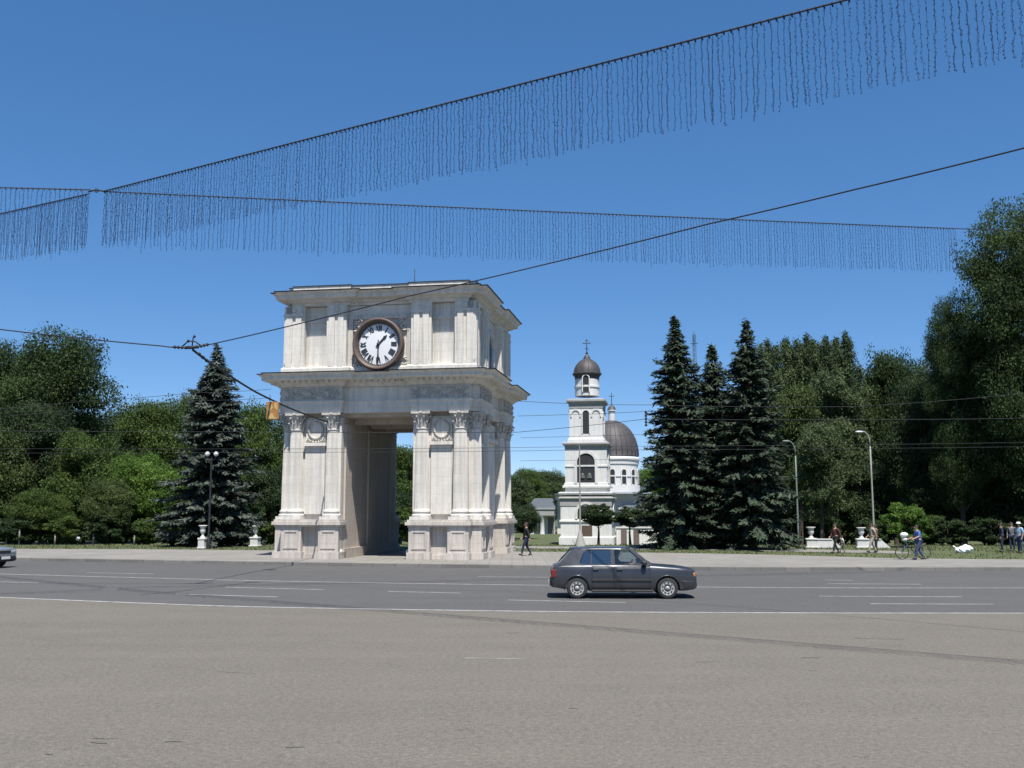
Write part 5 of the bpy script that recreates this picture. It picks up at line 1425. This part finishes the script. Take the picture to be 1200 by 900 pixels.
    for s in 'LR':
        a, t = Vector(P['ank'+s]), Vector(P['toe'+s]); mb = MB(); mb.tube([a+(a-t).normalized()*.05*Vector((1,1,0)).length*.5+Vector((0,0,-.04)), a+Vector((0,0,-.035)), a.lerp(t,.6)+Vector((0,0,-.0)), t+(t-a)*.12], [.04,.052,.045,.03], 8); mb.build('shoe', shoes or M['black'], e)
    mb = MB(); prof = [(.102*math.sin(PI*i/14*1.0)+.002, .102*math.cos(PI*i/14)*1.02) for i in range(8)]
    mb.lathe(list(reversed(prof)), 16, hd+Vector((-.018,0,.022)), caps=False, sy=.93); mb.sphere(hd+Vector((-.045,0,-.01)), .085, 12, 8, .9, .95, 1.1); mb.build('hair', hair, e)
    if hat: mb = MB(); mb.lathe([(.16,.045),(.165,.05),(.11,.06),(.105,.13),(.03,.15)], 18, hd, caps=False); mb.build('hat', hat, e)
    return e
walk = dict(kneeL=(.17,.09,.50), ankL=(.25,.09,.11), toeL=(.39,.10,.08), kneeR=(-.02,-.09,.48), ankR=(-.24,-.09,.13), toeR=(-.12,-.10,.05), elL=(-.12,.24,1.15), wrL=(-.16,.24,.92), haL=(-.17,.24,.83), elR=(.06,-.24,1.14), wrR=(.20,-.23,.96), haR=(.26,-.22,.90))
navy = cloth('navy_cloth', (.02,.028,.06)); black_ = cloth('black_cloth', (.018,.018,.02)); maroon = cloth('maroon_cloth', (.085,.022,.024)); white_ = cloth('white_shirt_cloth', (.68,.69,.70)); blue_ = cloth('blue_shirt_cloth', (.06,.13,.34)); jeans = cloth('jeans_cloth', (.035,.05,.11)); pale = cloth('pale_blue_cloth', (.30,.42,.55)); beige = cloth('beige_cloth', (.38,.33,.26)); brown = cloth('brown_cloth', (.09,.06,.045)); grey_ = cloth('grey_cloth', (.14,.145,.15))
def stand(u, v, z=.15): return G(u, v, z)
def ht(u, v, z=.15, px=40): return px/F*G(u, v, z).y
person(stand(617, 651.5), R(180), 'person in dark clothes walking left beside the right corner of the arch', walk, 1.66, black_, navy, long_sleeve=True)
# man pushing a bicycle to the left
pm = stand(1078, 656.2); push = dict(walk); push.update(elL=(.10,.24,1.17), wrL=(.34,.22,1.06), haL=(.42,.21,1.03), elR=(.10,-.24,1.17), wrR=(.34,-.22,1.06), haR=(.42,-.21,1.03), chest=(.06,0,1.29), neck=(.08,0,1.46), headb=(.10,0,1.52), head=(.12,0,1.61), crown=(.11,0,1.69), shL=(.06,.19,1.41), shR=(.06,-.19,1.41))
person(pm, R(184), 'person in a blue shirt and jeans pushing a bicycle to the left', push, 1.60, blue_, jeans)
bk = empty('bicycle', pm + Vector((-.10, .50, 0)), R(184), 'dark blue bicycle pushed by the person in the blue shirt', 'bicycle')
frame_m = simple('blue_frame_paint', (.04,.07,.16), .4, .2)
for x in (-.52, .52):
    wh = bpy.data.objects.new('wheel', None); col.objects.link(wh); wh.parent = bk; wh.location = (x, 0, .33)
    mb = MB(); mb.tube([(.315*math.cos(2*PI*i/32), 0, .315*math.sin(2*PI*i/32)) for i in range(33)], .020, 6, False); mb.build('tyre', M['rubber'], wh)
    mb = MB()
    for i in range(14):
        a = 2*PI*i/14; mb.tube([(.02*math.cos(a),0,.02*math.sin(a)), (.30*math.cos(a),0,.30*math.sin(a))], .003, 3, False)
    mb.tube([(0,-.05,0),(0,.05,0)], .02, 8); mb.build('rim', M['hub'], wh)
mb = MB()
for a, c in (((-.52,0,.33),(-.08,0,.30)), ((-.52,0,.33),(-.22,0,.80)), ((-.08,0,.30),(-.24,0,.88)), ((-.08,0,.30),(.34,0,.78)), ((-.21,0,.78),(.32,0,.84)), ((.30,0,.95),(.40,0,.62)), ((.40,.05,.62),(.52,.05,.33)), ((.40,-.05,.62),(.52,-.05,.33))): mb.tube([a, c], .017, 6)
mb.build('frame', frame_m, bk)
mb = MB(); mb.tube([(.30,0,.93),(.30,0,1.02)], .014, 6); mb.tube([(.18,-.28,1.02),(.29,-.22,1.04),(.30,0,1.02),(.29,.22,1.04),(.18,.28,1.02)], .014, 6); mb.build('handlebar', M['rod'], bk)
mb = MB(); mb.sphere((-.25,0,.90), .13, 10, 6, 1, .55, .3); mb.build('saddle', M['black'], bk)
mb = MB(); mb.tube([(-.08,-.09,.30),(-.08,.09,.30)], .02, 6); mb.lathe([(.085,0),(.085,.01)], 16, (-.08,.04,.30)); mb.tube([(-.08,.09,.30),(.02,.1,.16)], .012, 5); mb.tube([(-.08,-.09,.30),(-.18,-.1,.44)], .012, 5); mb.build('crank', M['hub'], bk)
mb = MB(); mb.sphere((0,0,0), .19, 12, 8, 1, .8, .62); mb.sphere((.03,.02,-.20), .15, 12, 8, .9, .8, .6)
o = mb.build('bag', simple('white_bag', (.74,.74,.72), .8)); o.location = pm + Vector((-.50,.44,1.13)); tag(o, 'white bag on the handlebar of the bicycle', 'bag')
# pair by the left white wall
person(stand(980, 648.5), R(200), 'person in maroon and black walking between the two white urns', walk, 1.58, maroon, black_, long_sleeve=True)
person(stand(987.5, 648), R(170), 'small child in a white shirt beside the person in maroon', walk, .92, white_, grey_)
person(stand(1023, 647.8), R(180), 'person in beige walking past the pale lamp post', walk, 1.58, beige, beige)
person(stand(1027.5, 647.5), R(150), 'person in dark brown right beside the pale lamp post', dict(), 1.5, brown, black_)
person(stand(1196, 648), R(200), 'person in a pale blue shirt and white hat at the right edge', dict(), 1.62, pale, jeans, hat=white_)
person(stand(1175, 647), R(160), 'person in navy with long sleeves, second from the right edge', dict(), 1.6, navy, navy, long_sleeve=True)
person(stand(1187, 646), R(230), 'person in dark grey, between the navy one and the white-hatted one', dict(), 1.6, grey_, navy, long_sleeve=True)
# the driver, seated
sit = dict(pelvis=(-.12,0,.56), waist=(-.17,0,.70), chest=(-.20,0,.90), neck=(-.20,0,1.06), headb=(-.185,0,1.11), head=(-.17,0,1.19), crown=(-.175,0,1.27), hipL=(-.08,.10,.56), hipR=(-.08,-.10,.56), kneeL=(.33,.12,.62), kneeR=(.33,-.12,.62), ankL=(.52,.12,.44), ankR=(.52,-.12,.44), toeL=(.64,.12,.46), toeR=(.64,-.12,.46),
    shL=(-.20,.18,1.0), shR=(-.20,-.18,1.0), elL=(-.02,.24,.82), elR=(-.02,-.24,.82), wrL=(.22,.18,.90), wrR=(.22,-.18,.90), haL=(.29,.17,.93), haR=(.29,-.17,.93))
dl = car.matrix_basis @ Vector((2.12, .36, 0))
person(dl, R(-1.5), 'driver in dark clothes at the wheel of the dark hatchback', sit, 1.74*ks, black_, navy, long_sleeve=True)
# ------------------------------------------------------------------ light, sky, camera
DUST, OZ, AIR, SAT, HUE, GAM, VAL = .0, 3.0, .5, 1.6, .505, .58, 2.15
EL = R(63); hx_, hy_ = .213, -.977
w = bpy.data.worlds.new('World'); scn.world = w; w.use_nodes = True
nt = w.node_tree; bg = nt.nodes['Background']; sky = nt.nodes.new('ShaderNodeTexSky'); sky.sky_type = 'NISHITA'
sky.sun_disc = False; sky.sun_elevation = EL; sky.sun_rotation = math.atan2(hx_, hy_)
sky.altitude = 100; sky.air_density = AIR; sky.dust_density = DUST; sky.ozone_density = OZ
hs = nt.nodes.new('ShaderNodeHueSaturation'); hs.inputs['Saturation'].default_value = SAT; hs.inputs["Hue"].default_value = HUE; hs.inputs['Value'].default_value = VAL
gm = nt.nodes.new('ShaderNodeGamma'); gm.inputs[1].default_value = GAM; nt.links.new(sky.outputs[0], gm.inputs[0]); nt.links.new(gm.outputs[0], hs.inputs['Color'])
nt.links.new(hs.outputs[0], bg.inputs[0]); bg.inputs[1].default_value = .10
sd = bpy.data.lights.new('sun', 'SUN'); sd.energy = 5.0; sd.angle = R(.55); sd.color = (1.0,.955,.89)
so = bpy.data.objects.new('sun', sd); col.objects.link(so)
dv = Vector((hx_*math.cos(EL), hy_*math.cos(EL), math.sin(EL)))
so.rotation_euler = (-dv).to_track_quat('-Z', 'Y').to_euler(); so.location = dv*200
cam = bpy.data.cameras.new('camera'); cam.sensor_width = 36; cam.lens = 36*F/1200; cam.clip_start = .1; cam.clip_end = 6000
cobj = bpy.data.objects.new('camera', cam); col.objects.link(cobj); cobj.location = (0,0,HC); cobj.rotation_euler = (PI/2 + PITCH, 0, 0)
scn.camera = cobj
scn.render.resolution_x = 1024; scn.render.resolution_y = 768
vs_ = scn.view_settings; vs_.view_transform = 'Standard'; vs_.look = 'None'; vs_.exposure = 0.5; vs_.gamma = 1; vs_.use_curve_mapping = False
scn.cycles.max_bounces = 6; scn.cycles.transparent_max_bounces = 12
